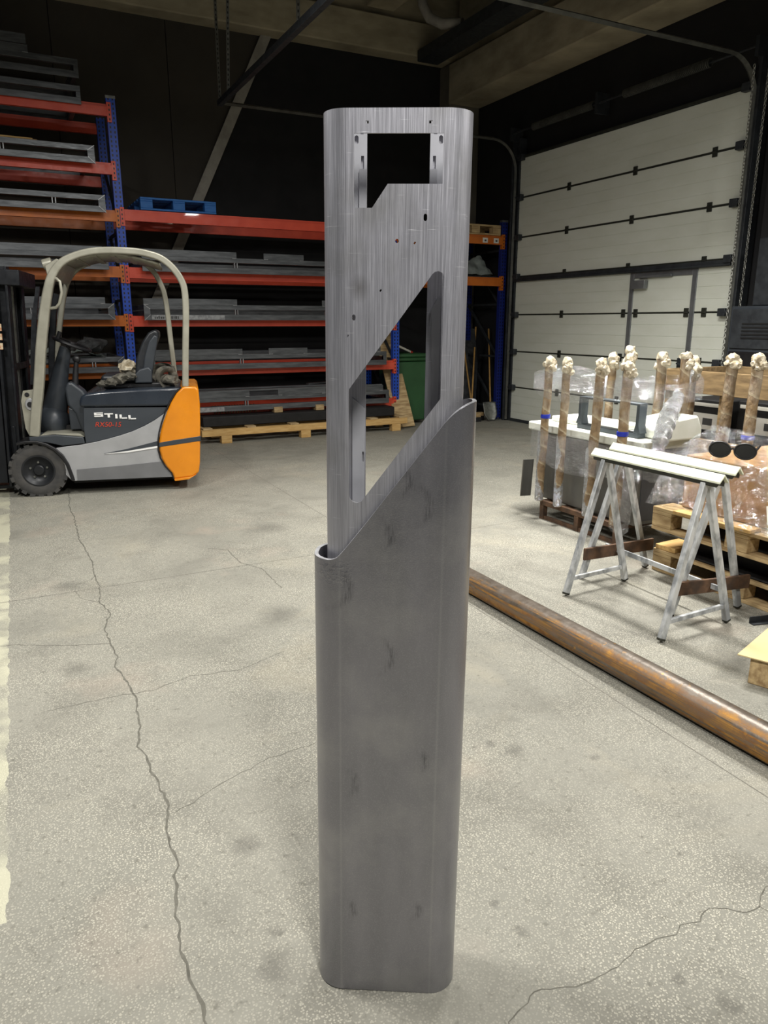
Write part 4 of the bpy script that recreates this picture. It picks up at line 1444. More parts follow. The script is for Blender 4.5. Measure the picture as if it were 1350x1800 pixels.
m.prism([(-.10, .30), (-.20, .34), (-.21, .05), (-.19, .01), (-.05, .01), (-.02, .3)], 0.17, 0.20)
m.build('front_plate', 'black', FL)
# tilt bracket plate
m = MB()
m.prism([(-.045, .62), (-.055, .86), (-.03, .95), (.06, .96), (.08, .80), (.03, .55), (-.02, .55)], 0.03, 0.05)
m.k = 1
m.lathe([(.004, -.012), (.05, -.012), (.056, 0), (.056, .005), (.004, .005)], 24, lambda a, b, c: (.02 + a * 0.8, .028 + c, .83 + b))
m.k = 2
m.lathe([(.002, -.02), (.024, -.02), (.026, -.012), (.002, -.01)], 18, lambda a, b, c: (.02 + a, .028 + c, .83 + b))
m.lathe([(.002, -.004), (.02, -.004), (.02, .001), (.002, .001)], 14, lambda a, b, c: (.0 + a, .029 + c, .915 + b))
m.build('tilt_bracket', ['guard', 'still_silver', 'black'], FL, bevel=0.003)
# driver's place
m = MB()
m.tube([(.10, .42, .53), (.17, .42, .80), (.225, .42, 1.05), (.30, .42, 1.31)], [.12, .105, .075, .05], 16)
m.blob((.135, .42, .62), (.14, .2, .17), 0.05, 3, 1)
m.build('steering_column', 'still_dark', FL)
m = MB()
wc = Vector((.36, .42, 1.335))
ax = Vector((.38, 0, .92)).normalized()
e1 = Vector((.92, 0, -.38))
e2 = Vector((0, 1, 0))
m.tube([wc + (e1 * math.cos(a) + e2 * math.sin(a)) * 0.165 for a in (2 * PI * k / 32 for k in range(33))], 0.016, 8, cap=False)
for k in range(3):
    a = 2 * PI * k / 3 + 0.4
    m.bar(wc - ax * 0.03, wc + (e1 * math.cos(a) + e2 * math.sin(a)) * 0.16, 0.03, 0.012)
m.lathe([(.01, 0.02), (.04, 0.02), (.045, -.05), (.01, -.06)], 16, lambda a, b, c: wc + e1 * a + e2 * b + ax * c)
m.tube([wc + e1 * -0.13 + ax * 0.0, wc + e1 * -0.13 + ax * 0.07], 0.02, 10)
m.build('steering_wheel', 'black', FL)
m = MB()
m.prism([(.30, .80), (.29, .95), (.32, 1.01), (.36, 1.0), (.44, .93), (.47, .88), (.46, .55), (.40, .55), (.36, .72)], 0.18, 0.36)
m.build('lever_console', 'still_dark', FL, bevel=0.02, seg=3)
m = MB()
m.tube([(.37, .27, .96), (.385, .27, 1.08), (.40, .27, 1.18)], [.03, .025, .02], 10)
m.blob((.405, .27, 1.205), (.035, .03, .035), 0.1, 3, 2)
m.build('control_lever', 'black', FL)
m = MB()
m.b2(.20, .47, .32, .80, .56, .60)
m.tube([(.12, .5, .70), (.2, .45, .6), (.24, .45, .59)], .012, 8)
m.build('pedal', 'black', FL)
m = MB()
m.prism([(.30, .57), (.30, .78), (.34, .76), (.44, .75), (.44, .57)], 0.20, 0.86)
m.build('footwell_side', 'still_dark', FL, bevel=0.01)
m = MB()
m.b2(.62, 1.18, .22, .80, .935, .985)
seat = m.build('seat_base', 'black', FL, bevel=0.015)
m = MB()
m.b2(.60, 1.05, .25, .77, .985, 1.06)
m.build('seat_cushion', 'seat', FL, bevel=0.03, seg=4)
m = MB()
m.prism([(.90, 1.02), (.92, 1.20), (.99, 1.36), (1.05, 1.44), (1.10, 1.465), (1.14, 1.45), (1.14, 1.40), (1.10, 1.30), (1.05, 1.16), (1.02, 1.02)], 0.27, 0.75)
m.build('backrest', 'seat', FL, bevel=0.04, seg=5)
m = MB()
m.prism([(.97, 1.06), (1.0, 1.22), (1.05, 1.36), (1.10, 1.42), (1.135, 1.40), (1.10, 1.24), (1.06, 1.06)], 0.235, 0.27)
m.build('backrest_bolster', 'still_dark', FL, bevel=0.012, seg=3)
m = MB()
m.prism([(.90, .985), (.90, 1.06), (.95, 1.11), (1.03, 1.13), (1.06, 1.10), (1.055, .985)], 0.19, 0.25)
m.build('seat_hinge_cover', 'still_dark', FL, bevel=0.012, seg=3)
# clutter lying on the truck
def flw(x, y, z):
    a = R(-12.5)
    return (0.172 + x * math.cos(a) - y * math.sin(a), 7.241 + x * math.sin(a) + y * math.cos(a), z)


m = MB()
for i, (x, y, z, r) in enumerate(((.78, .20, 1.03, .075), (.86, .17, 1.05, .06), (.70, .18, 1.0, .06), (.62, .2, .985, .05))):
    m.blob(flw(x, y, z), (r, r * .8, r * .62), 0.4, 6, i)
tag(m.build('work_gloves', 'strap'), 'grimy work gloves lying on the seat edge of the forklift', 'gloves')
m = MB()
m.blob(flw(.83, .45, 1.115), (.09, .09, .07), 0.45, 6, 9)
tag(m.build('rag', 'film_cap'), 'pale crumpled rag on the forklift seat cushion', 'rag')
m = MB()
rr = random.Random(5)
for k in range(7):
    c = Vector((1.17 + rr.uniform(-.04, .07), .28 + rr.uniform(-.1, .22), .985 + rr.uniform(0, .05)))
    R1 = rr.uniform(.05, .10)
    th, ph = rr.uniform(0, PI), rr.uniform(-.5, .5)
    pts = []
    for q in range(25):
        a = 2 * PI * q / 24
        pts.append(flw(c.x + R1 * math.cos(a) * math.cos(th), c.y + R1 * math.cos(a) * math.sin(th), c.z + R1 * 0.85 * math.sin(a) + 0.035))
    m.tube(pts, 0.022, 6, ry=0.006, cap=False)
m.blob(flw(1.19, .32, 1.0), (.10, .15, .055), 0.4, 5, 3)
tag(m.build('ratchet_straps', 'strap'), 'heap of grimy webbing straps behind the forklift seat', 'straps')

# ------------------------------------------------------------------ steel pillar in the middle
PX = thing('steel_pillar', 'tall brushed steel terminal pillar with slanted sleeve standing on the floor', 'pillar', (0.68, 1.321, 0.0), rot=(0, R(0.6), R(-30)))
CUT = [(-.17, 1.0705), (-.150, 1.0705), (-.130, 1.0705), (-.118, 1.0725), (-.108, 1.078), (-.094, 1.094), (-.054, 1.146), (.012, 1.2355), (.0976, 1.350), (.106, 1.360), (.115, 1.369), (.126, 1.3775), (.138, 1.384), (.150, 1.389), (.17, 1.392)]


def rrect(hx, hy, r, nf=40, nc=14, ns=4):
    """rounded rectangle loop starting on the front face, counter-clockwise seen from above"""
    P = []
    for i in range(nf):
        P.append((lerp(-(hx - r), hx - r, i / nf), -hy))
    for i in range(nc):
        a = -PI / 2 + PI / 2 * i / nc
        P.append((hx - r + r * math.cos(a), -hy + r + r * math.sin(a)))
    for i in range(ns):
        P.append((hx, lerp(-(hy - r), hy - r, i / ns)))
    for i in range(nc):
        a = PI / 2 * i / nc
        P.append((hx - r + r * math.cos(a), hy - r + r * math.sin(a)))
    for i in range(nf):
        P.append((lerp(hx - r, -(hx - r), i / nf), hy))
    for i in range(nc):
        a = PI / 2 + PI / 2 * i / nc
        P.append((-(hx - r) + r * math.cos(a), hy - r + r * math.sin(a)))
    for i in range(ns):
        P.append((-hx, lerp(hy - r, -(hy - r), i / ns)))
    for i in range(nc):
        a = PI + PI / 2 * i / nc
        P.append((-(hx - r) + r * math.cos(a), -(hy - r) + r * math.sin(a)))
    return P


SHX, SHY, SR, ST = 0.1625, 0.07, 0.06, 0.008
Po = rrect(SHX, SHY, SR)
Pi = rrect(SHX - ST, SHY - ST, SR - ST)
m = MB()
NR = 24
go = [[m.bm.verts.new((x, y, 0.002 + (interp(CUT, x) - 0.002) * k / NR)) for x, y in Po] for k in range(NR + 1)]
gi = [[m.bm.verts.new((x, y, 0.002 + (interp(CUT, xo) - 0.002) * k / NR)) for (x, y), (xo, yo) in zip(Pi, Po)] for k in range(NR + 1)]
n = len(Po)
for k in range(NR):
    for i in range(n):
        j = (i + 1) % n
        m.face([go[k][i], go[k][j], go[k + 1][j], go[k + 1][i]])
        m.face([gi[k][j], gi[k][i], gi[k + 1][i], gi[k + 1][j]])
m.k = 1
for i in range(n):
    j = (i + 1) % n
    m.face([go[NR][i], go[NR][j], gi[NR][j], gi[NR][i]])
    m.face([go[0][j], go[0][i], gi[0][i], gi[0][j]])
m.build('lower_sleeve', ['sleeve', 'cut_edge'], PX)

# inner housing: front plate with cut-outs, rounded edges, returned back flanges with a gap
IHX, IHY, IR, IT = 0.1365, 0.0475, 0.046, 0.003
ITOP = 1.9045


def plate_mesh(outer, holes, th):
    """flat plate with holes from filled 2D outlines (xz), thickness th along y from 0 to th"""
    cu = bpy.data.curves.new('plate', 'CURVE')
    cu.dimensions = '2D'
    cu.fill_mode = 'BOTH'
    cu.extrude = th / 2
    for loop in [outer] + holes:
        s = cu.splines.new('POLY')
        s.points.add(len(loop) - 1)
        for p, (x, z) in zip(s.points, loop):
            p.co = (x, z, 0, 1)
        s.use_cyclic_u = True
    to = bpy.data.objects.new('plate_tmp', cu)
    COL.objects.link(to)
    dg = bpy.context.evaluated_depsgraph_get()
    me = bpy.data.meshes.new_from_object(to.evaluated_get(dg))
    bpy.data.objects.remove(to, do_unlink=True)
    me.transform(Matrix.Rotation(PI / 2, 4, 'X'))
    return me


def slot(cx, cz, w, h, n=8):
    r = w / 2
    P = [(cx + r * math.cos(a), cz + (h / 2 - r) + r * math.sin(a)) for a in (PI * k / n for k in range(n + 1))]
    return P + [(cx + r * math.cos(a), cz - (h / 2 - r) + r * math.sin(a)) for a in (PI + PI * k / n for k in range(n + 1))]


def rect(x0, x1, z0, z1):
    return [(x0, z0), (x1, z0), (x1, z1), (x0, z1)]


def rrot(cx, cz, w, h, a):
    return [(cx + x * math.cos(a) - z * math.sin(a), cz + x * math.sin(a) + z * math.cos(a)) for x, z in ((-w / 2, -h / 2), (w / 2, -h / 2), (w / 2, h / 2), (-w / 2, h / 2))]


win = [(-.0767, 1.8635), (.0828, 1.8635), (.0830, 1.7802), (-.0156, 1.7802), (-.0437, 1.7397), (-.0767, 1.7397)]
cxr, czr = .0815, 1.6175
par = [(-.0867, 1.4115), (.0690, 1.6255), (.0735, 1.6295), (.0800, 1.6310), (.0868, 1.6280), (.0910, 1.6220), (.0925, 1.6130), (.0945, 1.4045), (.0900, 1.3960), (-.0540, 1.2000), (-.0610, 1.1905), (-.0698, 1.1868), (-.0790, 1.1890), (-.0850, 1.1955), (-.0867, 1.2030)]
holes = [win, par, rect(-.0560, -.0505, 1.879, 1.884), rect(.0565, .0625, 1.879, 1.884), slot(.0536, 1.7238, .0065, .0125), slot(.0025, 1.6831, .0065, .0075),
         rrot(.0351, 1.6798, .003, .0045, -.6), rrot(-.0268, 1.5957, .003, .0045, -.6), slot(-.077, 1.5465, .0065, .011), rrot(-.0884, 1.5126, .003, .0045, -.6)]
me = plate_mesh([(-(IHX - IR), 0.02), (IHX - IR, 0.02), (IHX - IR, ITOP), (-(IHX - IR), ITOP)], holes, IT)
m = MB()
m.bm.from_mesh(me)
bmesh.ops.translate(m.bm, verts=m.bm.verts, vec=(0, -IHY + IT / 2, 0))


def shell(loop_o, loop_i, z0, z1):
    for a, b in zip(range(len(loop_o) - 1), range(1, len(loop_o))):
        q = []
        vs = {}
        for key, p, z in (('oa0', loop_o[a], z0), ('ob0', loop_o[b], z0), ('oa1', loop_o[a], z1), ('ob1', loop_o[b], z1),
                          ('ia0', loop_i[a], z0), ('ib0', loop_i[b], z0), ('ia1', loop_i[a], z1), ('ib1', loop_i[b], z1)):
            vs[key] = m.bm.verts.new((p[0], p[1], z))
        m.face([vs['oa0'], vs['ob0'], vs['ob1'], vs['oa1']])
        m.face([vs['ib0'], vs['ia0'], vs['ia1'], vs['ib1']])
        m.k = 1
        m.face([vs['oa1'], vs['ob1'], vs['ib1'], vs['ia1']])
        m.k = 0
        m.face([vs['oa0'], vs['ia0'], vs['ib0'], vs['ob0']])


for s in (1, -1):
    NC = 24
    lo = [(s * (IHX - IR + IR * math.sin(PI * k / NC)), -(IHY - IR if False else 0) - IHY * math.cos(PI * k / NC)) for k in range(NC + 1)] + [(s * 0.0605, IHY)]
    li = [(s * (IHX - IR + (IR - IT) * math.sin(PI * k / NC)), -(IHY - IT) * math.cos(PI * k / NC)) for k in range(NC + 1)] + [(s * 0.0605, IHY - IT)]
    shell(lo, li, 0.02, ITOP)
    vs = [m.bm.verts.new(v) for v in ((s * .0605, IHY, .02), (s * .0605, IHY - IT, .02), (s * .0605, IHY - IT, ITOP), (s * .0605, IHY, ITOP))]
    m.face(vs)
bmesh.ops.remove_doubles(m.bm, verts=m.bm.verts, dist=0.00005)
m.bm.normal_update()
for f in m.bm.faces:      # sawn edges of the cut-outs and the top rim stay bright
    c = f.calc_center_median()
    if abs(c.y + IHY - IT / 2) < IT * 0.4 and abs(f.normal.y) < 0.3:
        f.material_index = 1
hous = m.build('upper_housing', ['brushed', 'cut_edge'], PX)
# liner strips riveted inside the back flanges, with slots
for s in (-1, 1):
    x0, x1 = sorted((s * 0.062, s * 0.088))
    zt = 1.586
    outer = ([(x0, .9), (x1, .9), (x1, zt - 0.0), (x1 - .006, zt), (x0, zt - .035)] if s > 0 else [(x0, .9), (x1, .9), (x1, 1.365), (x0, 1.388)])
    hl = [rect(s * .0675 - .0024, s * .0675 + .0024, 1.532, 1.557)] if s > 0 else [slot(-.0655, 1.265, .004, .022)]
    me = plate_mesh(outer, hl, 0.003)
    b = MB()
    b.bm.from_mesh(me)
    bmesh.ops.translate(b.bm, verts=b.bm.verts, vec=(0, IHY - 0.006, 0))
    b.build('liner_strip', 'liner', hous, smooth=False)
    # upper bracket with slots behind the window
    xa, xb = sorted((s * 0.0595, s * 0.105))
    outer = rect(xa, xb, 1.70, 1.885)
    hl = [slot(s * .0795, 1.871, .0075, .015), rect(s * .068 - .0028, s * .068 + .0028, 1.820, 1.843), rect(s * .069 - .003, s * .069 + .003, 1.8805, 1.884)]
    outer = rect(xa, xb, 1.70, 1.890)
    me = plate_mesh(outer, hl, 0.003)
    b = MB()
    b.bm.from_mesh(me)
    bmesh.ops.translate(b.bm, verts=b.bm.verts, vec=(0, IHY - 0.0095, 0))
    b.build('slotted_bracket', 'liner', hous, smooth=False)
    b = MB()
    b.b2(*sorted((s * .0598, s * .074)), IHY - 0.017, IHY - 0.0115, 1.715, 1.819)
    b.build('bracket_doubler', 'liner', hous, smooth=False)

# ------------------------------------------------------------------ rusty pipe on the floor
m = MB()
PR = 0.067
m.tube([(0, -2.6, 0), (0, -1.0, 0), (0, 0.5, 0), (0, 1.9, 0)], PR, 40, cap=False)
m.tube([(0, -2.6, 0), (0, 1.9, 0)], PR - 0.008, 32, cap=False)
tag(m.build('steel_pipe', 'pipe', loc=(2.312, 2.5, PR + 0.001)), 'long rusty steel pipe lying on the floor beside the pillar', 'pipe')


# ------------------------------------------------------------------ sawhorses
def sawhorse(label, x, y0, y1, zt, feet, brace, group=None):
    """feet: near-left, near-right, far-left, far-right (x, y); top bar along y"""
    t = thing('sawhorse', label, 'sawhorse', (x, (y0 + y1) / 2, 0), 0, group)
    oy = (y0 + y1) / 2
    m = MB()
    L = (y1 - y0) / 2
    w = 0.030                      # inverted angle section: two sloping cream flanks, inside coloured dark as the shade below
    for s_ in (-1, 1):
        m.k = 0
        m.prism([(0, zt), (s_ * w, zt - 0.036), (s_ * w, zt - 0.046), (0, zt - 0.010)], -L, L, f=lambda u, v, q: (u, q, v))
        m.k = 1
        m.prism([(0, zt - 0.0105), (s_ * (w - 0.001), zt - 0.0465), (s_ * (w - 0.004), zt - 0.066), (s_ * 0.004, zt - 0.050)], -L + 0.02, L - 0.02, f=lambda u, v, q: (u, q, v))
    m.build('top_bar', ['cream_bar', 'bar_under'], t, bevel=0.002)
    for i, (fx, fy) in enumerate(feet):
        sx = -1 if i % 2 == 0 else 1
        ty = (-L + 0.10) if i < 2 else (L - 0.10)
        m = MB()
        p0 = Vector((fx - x, fy - oy, 0.0))
        p1 = Vector((sx * 0.012, ty, zt - 0.056))
        dz = (p1 - p0).normalized()
        m.bar(p0 + dz * 0.012, p1, 0.034, 0.03, up=(0, 1, 0))
        m.k = 1
        m.bar(p0 + dz * 0.010, p0 + dz * 0.025, 0.035, 0.031, up=(0, 1, 0))
        m.build('leg', ['trestle', 'bar_under'], t, bevel=0.004)
    for (a, b) in ((0, 1), (2, 3)):
        z = 0.10 if brace == 'trestle' else 0.17
        f = z / zt
        pa = Vector((feet[a][0] - x, feet[a][1] - oy, 0)).lerp(Vector((-0.018, (-L + .1) if a < 2 else (L - .1), zt)), f)
        pb = Vector((feet[b][0] - x, feet[b][1] - oy, 0)).lerp(Vector((0.018, (-L + .1) if b < 2 else (L - .1), zt)), f)
        pa.z = pb.z = z
        if brace == 'rust':
            e = (pb - pa).normalized() * 0.06
            pa, pb = pa - e + Vector((0, -0.026, 0)), pb + e + Vector((0, -0.026, 0))
        m = MB()
        m.bar(pa, pb, 0.024 if brace == 'trestle' else 0.075, 0.018, up=(0, 1, 0))
        m.build('brace', brace, t, bevel=0.002)
    return t


sawhorse('scuffed grey sawhorse standing nearer the rusty pipe, with cream top bar', 3.03, 2.35, 3.24, 0.83, [(2.755, 2.395), (3.262, 2.417), (2.762, 3.11), (3.255, 3.14)], 'trestle')
s2 = sawhorse('scuffed grey sawhorse with rusty flat braces, standing nearer the wooden pallets', 3.265, 2.45, 3.34, 0.83, [(3.05, 2.61), (3.485, 2.525), (3.045, 3.3), (3.565, 3.275)], 'rust')
m = MB()
m.bar((3.27 - 3.255, 3.33 - 2.875, 0.17), (3.245 - 3.255, 2.46 - 2.875, 0.17), 0.03, 0.012, up=(1, 0, 0))
m.build('long_rail', 'trestle', s2, bevel=0.002)

# ------------------------------------------------------------------ rusty stillage with steel cabinets, foam and wrapped posts
st = thing('stillage', 'rust brown steel stillage on short legs carrying the grey cabinets', 'stillage', (3.74, 3.72, 0))
m = MB()
W_, L_ = 0.62, 0.86
for y in (0.0, L_ - 0.04):
    m.b2(0.04, W_ - 0.04, y, y + 0.04, 0.115, 0.155)
for x in (0.0, W_ - 0.04):
    m.b2(x, x + 0.04, 0.0, L_, 0.115, 0.155)
m.build('deck_rim', 'rust', st, bevel=0.003)
for i in range(3):
    m = MB()
    y = 0.18 + i * 0.2
    m.b2(0.041, W_ - 0.041, y, y + 0.06, 0.13, 0.150)
    m.build('deck_slat', 'rust', st, bevel=0.002)
for x in (0.0, W_ - 0.045):
    for y in (0.0, L_ / 2 - 0.022, L_ - 0.045):
        m = MB()
        m.b2(x, x + 0.045, y, y + 0.045, 0, 0.1145)
        m.build('leg', 'rust', st, bevel=0.003)
m = MB()
m.b2(0.01, 0.03, 0.045, L_ - 0.045, 0.0, 0.03)
m.build('foot_rail', 'rust', st)

CB = [(3.80, 4.24, 4.13, 4.69, 'grey steel cabinet on the far half of the stillage'), (3.80, 4.27, 3.63, 4.12, 'grey steel cabinet on the stillage half towards the sawhorses')]
for x0, x1, y0, y1, lab in CB:
    t = thing('steel_cabinet', lab, 'cabinet', ((x0 + x1) / 2, (y0 + y1) / 2, 0.157), 0, 'steel cabinets on the stillage')
    hx_, hy_ = (x1 - x0) / 2, (y1 - y0) / 2
    m = MB()
    m.b2(-hx_, hx_, -hy_, hy_, 0, 0.53)
    m.build('body', 'cab', t, bevel=0.008)
    m = MB()
    m.b2(-0.2, 0.2, -hy_ - 0.006, -hy_ - 0.0005, 0.03, 0.5)
    m.k = 1
    m.b2(-0.012, -0.006, -hy_ - 0.0068, -hy_ - 0.006, 0.03, 0.5)
    m.build('door', ['cab_dark', 'black'], t, smooth=False)
m = MB()
m.box((0, 0, 0), (0.10, 0.012, 0.30), Matrix.Rotation(R(3), 4, 'Y'))
tag(m.build('sheet_panel', 'cab', loc=(3.72, 4.735, 0.308)), 'loose grey sheet panel standing against the end of the far cabinet', 'panel')
# white foam slabs on the cabinets
m = MB()
m.b2(3.79, 4.24, 3.60, 4.84, 0.688, 0.755)
m.b2(3.95, 4.24, 4.05, 4.75, 0.755, 0.80)
tag(m.build('foam_slab', 'foam', bevel=0.012), 'long white foam slab lying on the grey cabinets', 'foam slab')
m = MB()
m.prism([(3.93, .756), (3.92, .82), (3.99, .90), (4.20, .92), (4.25, .83), (4.25, .757)], 3.52, 3.80)
tag(m.build('foam_block', 'foam', bevel=0.015), 'white foam block with cut corners under the twisted film', 'foam block')
# grey U-shaped bracket on the foam
br = thing('steel_bracket', 'blue-grey steel U-bracket with tall end plates on the white foam', 'bracket', (3.86, 3.72, 0.7555))
m = MB()
m.b2(0, 0.07, 0.0, 0.62, 0, 0.035)
m.build('base_plate', 'bracket', br, bevel=0.004)
for y, s in ((0.02, -1), (0.60, 1)):
    m = MB()
    m.prism([(y - 0.03 if s > 0 else y - 0.035, 0.035), (y + 0.035 if s > 0 else y + 0.03, 0.035), (y + 0.014, 0.09), (y + 0.012, 0.24), (y - 0.018, 0.24), (y - 0.014, 0.09)], 0.0, 0.07, f=lambda u, v, w: (w, u, v))
    m.build('end_plate', 'bracket', br, bevel=0.003)
m = MB()
m.b2(0.0, 0.07, 0.03, 0.59, 0.225, 0.24)
m.build('top_bar', 'bracket', br, bevel=0.003)


# posts: taped cardboard tubes with bunched film on top
def post(x, y, zb, zt, seed, label, lean=(0, 0), cap=1.0, r=0.031, strap=None, white=0):
    t = thing('wrapped_post', label, 'wrapped post', (x, y, zb), 0, 'film wrapped cardboard posts')
    h = zt - zb
    m = MB()
    pts = [(lean[0] * k / 8 + 0.004 * math.sin(k * 2.1 + seed), lean[1] * k / 8, h * k / 8) for k in range(9)]
    m.tube(pts, [r * (1 + 0.06 * math.sin(k * 3 + seed)) for k in range(9)], 16)
    m.build('tube', 'tube_card', t)
    m = MB()
    q = random.Random(seed)
    m.blob((lean[0], lean[1], h + 0.012), (r * 1.12, r * 1.12, 0.042 * cap), 0.3, 5, seed)
    m.blob((lean[0] - 0.5 * r * q.uniform(-1, 1), lean[1] - 0.5 * r, h - 0.03), (r * 1.15, r * 1.15, 0.04 * cap), 0.35, 6, seed + 3)
    for k in range(3):
        a = q.uniform(0, 2 * PI)
        m.blob((lean[0] + r * 1.0 * math.cos(a), lean[1] + r * 1.0 * math.sin(a), h - 0.03 + q.uniform(-.03, .05)), (0.024, 0.02, 0.024 * cap), 0.7, 8, seed + k, 2)
    m.build('film_cap', 'film_cap', t)
    if strap:
        m = MB()
        f = (strap - zb) / h
        c = (lean[0] * f, lean[1] * f, strap - zb)
        m.lathe([(r * 1.0, -0.016), (r * 1.16, -0.014), (r * 1.2, 0.0), (r * 1.14, 0.014), (r * 1.0, 0.016)], 18, lambda a, b, z: (c[0] + a, c[1] + b, c[2] + z))
        m.build('blue_band', 'blue_tape', t)
    if white:
        m = MB()
        m.lathe([(r * 1.0, 0.0), (r * 1.12, 0.01), (r * 1.06, white * .5), (r * 1.13, white - 0.01), (r * 1.0, white)], 16, lambda a, b, z: (a, b, z))
        m.build('film_sleeve', 'film_rope', t)
    return t


XF, XB = 3.715, 4.31
post(XF, 4.565, 0.157, 1.235, 1, 'wrapped post at the outer far corner of the stillage, with a blue band', (0, -0.045), strap=0.83, white=0.55)
post(XF, 4.34, 0.157, 1.235, 2, 'wrapped post second from the outer far corner of the stillage', (0, -0.02), white=0.55)
post(XF, 4.01, 0.157, 1.245, 3, 'wrapped post beside the grey U-bracket base, third along the stillage front', (0, -0.045), r=0.034, white=0.5)
post(XF, 3.735, 0.157, 1.235, 4, 'wrapped post with a blue band at the stillage corner behind the sawhorse top', (0, -0.025), r=0.034, strap=0.80)
post(XB, 4.50, 0.16, 1.25, 5, 'rear wrapped post showing just its top behind the third front post', (0, -0.02))
post(XB, 4.32, 0.16, 1.295, 6, 'rear wrapped post rising highest behind the fourth front post', (0, -0.02), r=0.035, cap=1.4)
post(XB, 4.00, 0.16, 1.275, 7, 'rear wrapped post seen through the horizontal film beside the twist', (0, -0.02), r=0.036)
post(XB, 3.765, 0.16, 1.285, 8, 'rear wrapped post directly behind the twisted film rope', (0, -0.0), r=0.036)
XC = 4.80
post(XC, 4.16, 0.0, 1.20, 9, 'thick wrapped post with a blue band where the twisted film is tied', (0, -0.03), r=0.046, cap=1.7, strap=0.74)
post(XC, 3.80, 0.0, 1.26, 10, 'wrapped post before the dark middle of the wooden crate', (0, -0.03), r=0.041, strap=None)
post(XC, 3.59, 0.0, 1.27, 11, 'wrapped post with a blue band nearest the sunglasses', (0, -0.03), r=0.040, strap=0.72)

# stretch film around cabinets, across the posts, loose hanging piece, and a twisted rope of film
m = MB()
loop = [(3.772, 3.585), (3.670, 3.70), (3.668, 4.02), (3.668, 4.36), (3.672, 4.60), (3.79, 4.80), (4.25, 4.80), (4.365, 4.5), (4.365, 3.70), (4.28, 3.57), (3.85, 3.572)]
loop3 = loop + [loop[0]]


def along(u):
    k = min(int(u * (len(loop3) - 1)), len(loop3) - 2)
    t = u * (len(loop3) - 1) - k
    return lerp(loop3[k][0], loop3[k + 1][0], t), lerp(loop3[k][1], loop3[k + 1][1], t)


m.sheet(lambda u, v: (*along(u), lerp(0.47 + 0.03 * math.sin(u * 21), 0.72 + 0.02 * math.sin(u * 40), v)), 120, 10, 0.006, 14, 1)
tag(m.build('stretch_film', 'film'), 'clear stretch film wound round the grey cabinets and the post feet', 'stretch film')
m = MB()
m.sheet(lambda u, v: (*along(u), lerp(0.99 + 0.03 * math.sin(u * 18), 1.16 + 0.03 * math.sin(u * 27), v)), 120, 8, 0.006, 14, 2)
tag(m.build('stretch_film', 'film'), 'clear stretch film wound round the tops of the wrapped posts', 'stretch film')
m = MB()
m.sheet(lambda u, v: (lerp(3.64, 3.66, u) + 0.02 * math.sin(v * 3), lerp(3.70, 3.545, u), lerp(0.10 + 0.12 * abs(u - 0.5), 0.70, v)), 20, 30, 0.035, 9, 3)
tag(m.build('stretch_film', 'film_loose'), 'loose flap of clear film hanging at the stillage corner behind the sawhorse', 'stretch film')
m = MB()
KP = [(4.74, 4.07, 1.17), (4.45, 3.88, 1.08), (4.16, 3.70, 0.985), (3.95, 3.56, 0.91), (3.83, 3.49, 0.80), (3.77, 3.46, 0.66)]
pts, rad = [], []
for k in range(31):
    t = k / 30
    q = t * (len(KP) - 1)
    a = min(int(q), len(KP) - 2)
    p = Vector(KP[a]).lerp(Vector(KP[a + 1]), q - a)
    pts.append(p + Vector((0.006 * math.sin(k * 1.7), 0.006 * math.cos(k * 2.1), 0.005 * math.sin(k))))
    rad.append((0.012 + 0.046 * math.sin(PI * min(1, t * 0.8)) ** 1.3) * (1 + 0.16 * math.sin(k * 2.3)))
m.tube(pts, rad, 14)
tag(m.build('film_rope', 'film_rope'), 'twisted rope of clear film slanting from the tied post to the foam block', 'stretch film')

# ------------------------------------------------------------------ wooden pallets with wrapped carton, sunglasses
PG = 'stacked pallets under the wrapped carton'
# long side faces the gateway side (towards the camera): local x runs along -y of the room
pallet('wooden_pallet', 'lower pallet of the stack under the wrapped cardboard carton', (3.58, 3.24, 0), R(-90), L=1.2, W=0.9, group=PG)
pallet('wooden_pallet', 'upper pallet of the stack, straight under the wrapped cardboard carton', (3.50, 3.20, 0.292), R(-90), L=1.2, W=0.95, group=PG)
m = MB()
m.b2(3.72, 4.4, 2.15, 3.10, 0.1455, 0.29)
m.b2(3.60, 3.72, 2.25, 3.02, 0.1455, 0.16)
tag(m.build('black_tray', 'black_void', bevel=0.01), 'black plastic tray squeezed between the two pallets', 'tray')
m = MB()
m.b2(0, 0.22, 0, 0.145, 0, 0.03)
tag(m.build('wood_board', 'wood_new', loc=(3.59, 3.08, 0.1455), rot=(0, 0, R(4)), bevel=0.003), 'splintered pale board end on the lower pallet corner', 'board')
m = MB()
m.b2(0, 0.1, 0, 0.5, 0, 0.02)
tag(m.build('wood_board', 'wood_new', loc=(3.47, 2.5, 0.4370), rot=(0, 0, R(3)), bevel=0.003), 'thin pale board lying on the upper pallet edge', 'board')
cx_ = thing('cardboard_carton', 'brown cardboard carton under clear film on the pallet stack', 'carton', (3.63, 2.12, 0.438))
m = MB()
m.b2(0, 0.75, 0, 0.98, 0, 0.325)
m.build('box_body', 'card', cx_, bevel=0.008)
m = MB()
m.b2(-0.002, -0.0005, 0.0, 0.10, 0.02, 0.31)
m.b2(0.0, 0.75, 0.02, 0.10, 0.3255, 0.327)
m.build('packing_tape', 'label', cx_, smooth=False)
m = MB()
m.b2(-0.003, -0.0021, 0.02, 0.09, 0.12, 0.22)
m.b2(-0.003, -0.0005, 0.12, 0.2, 0.22, 0.27)
m.build('printed_label', 'bracket', cx_, smooth=False)


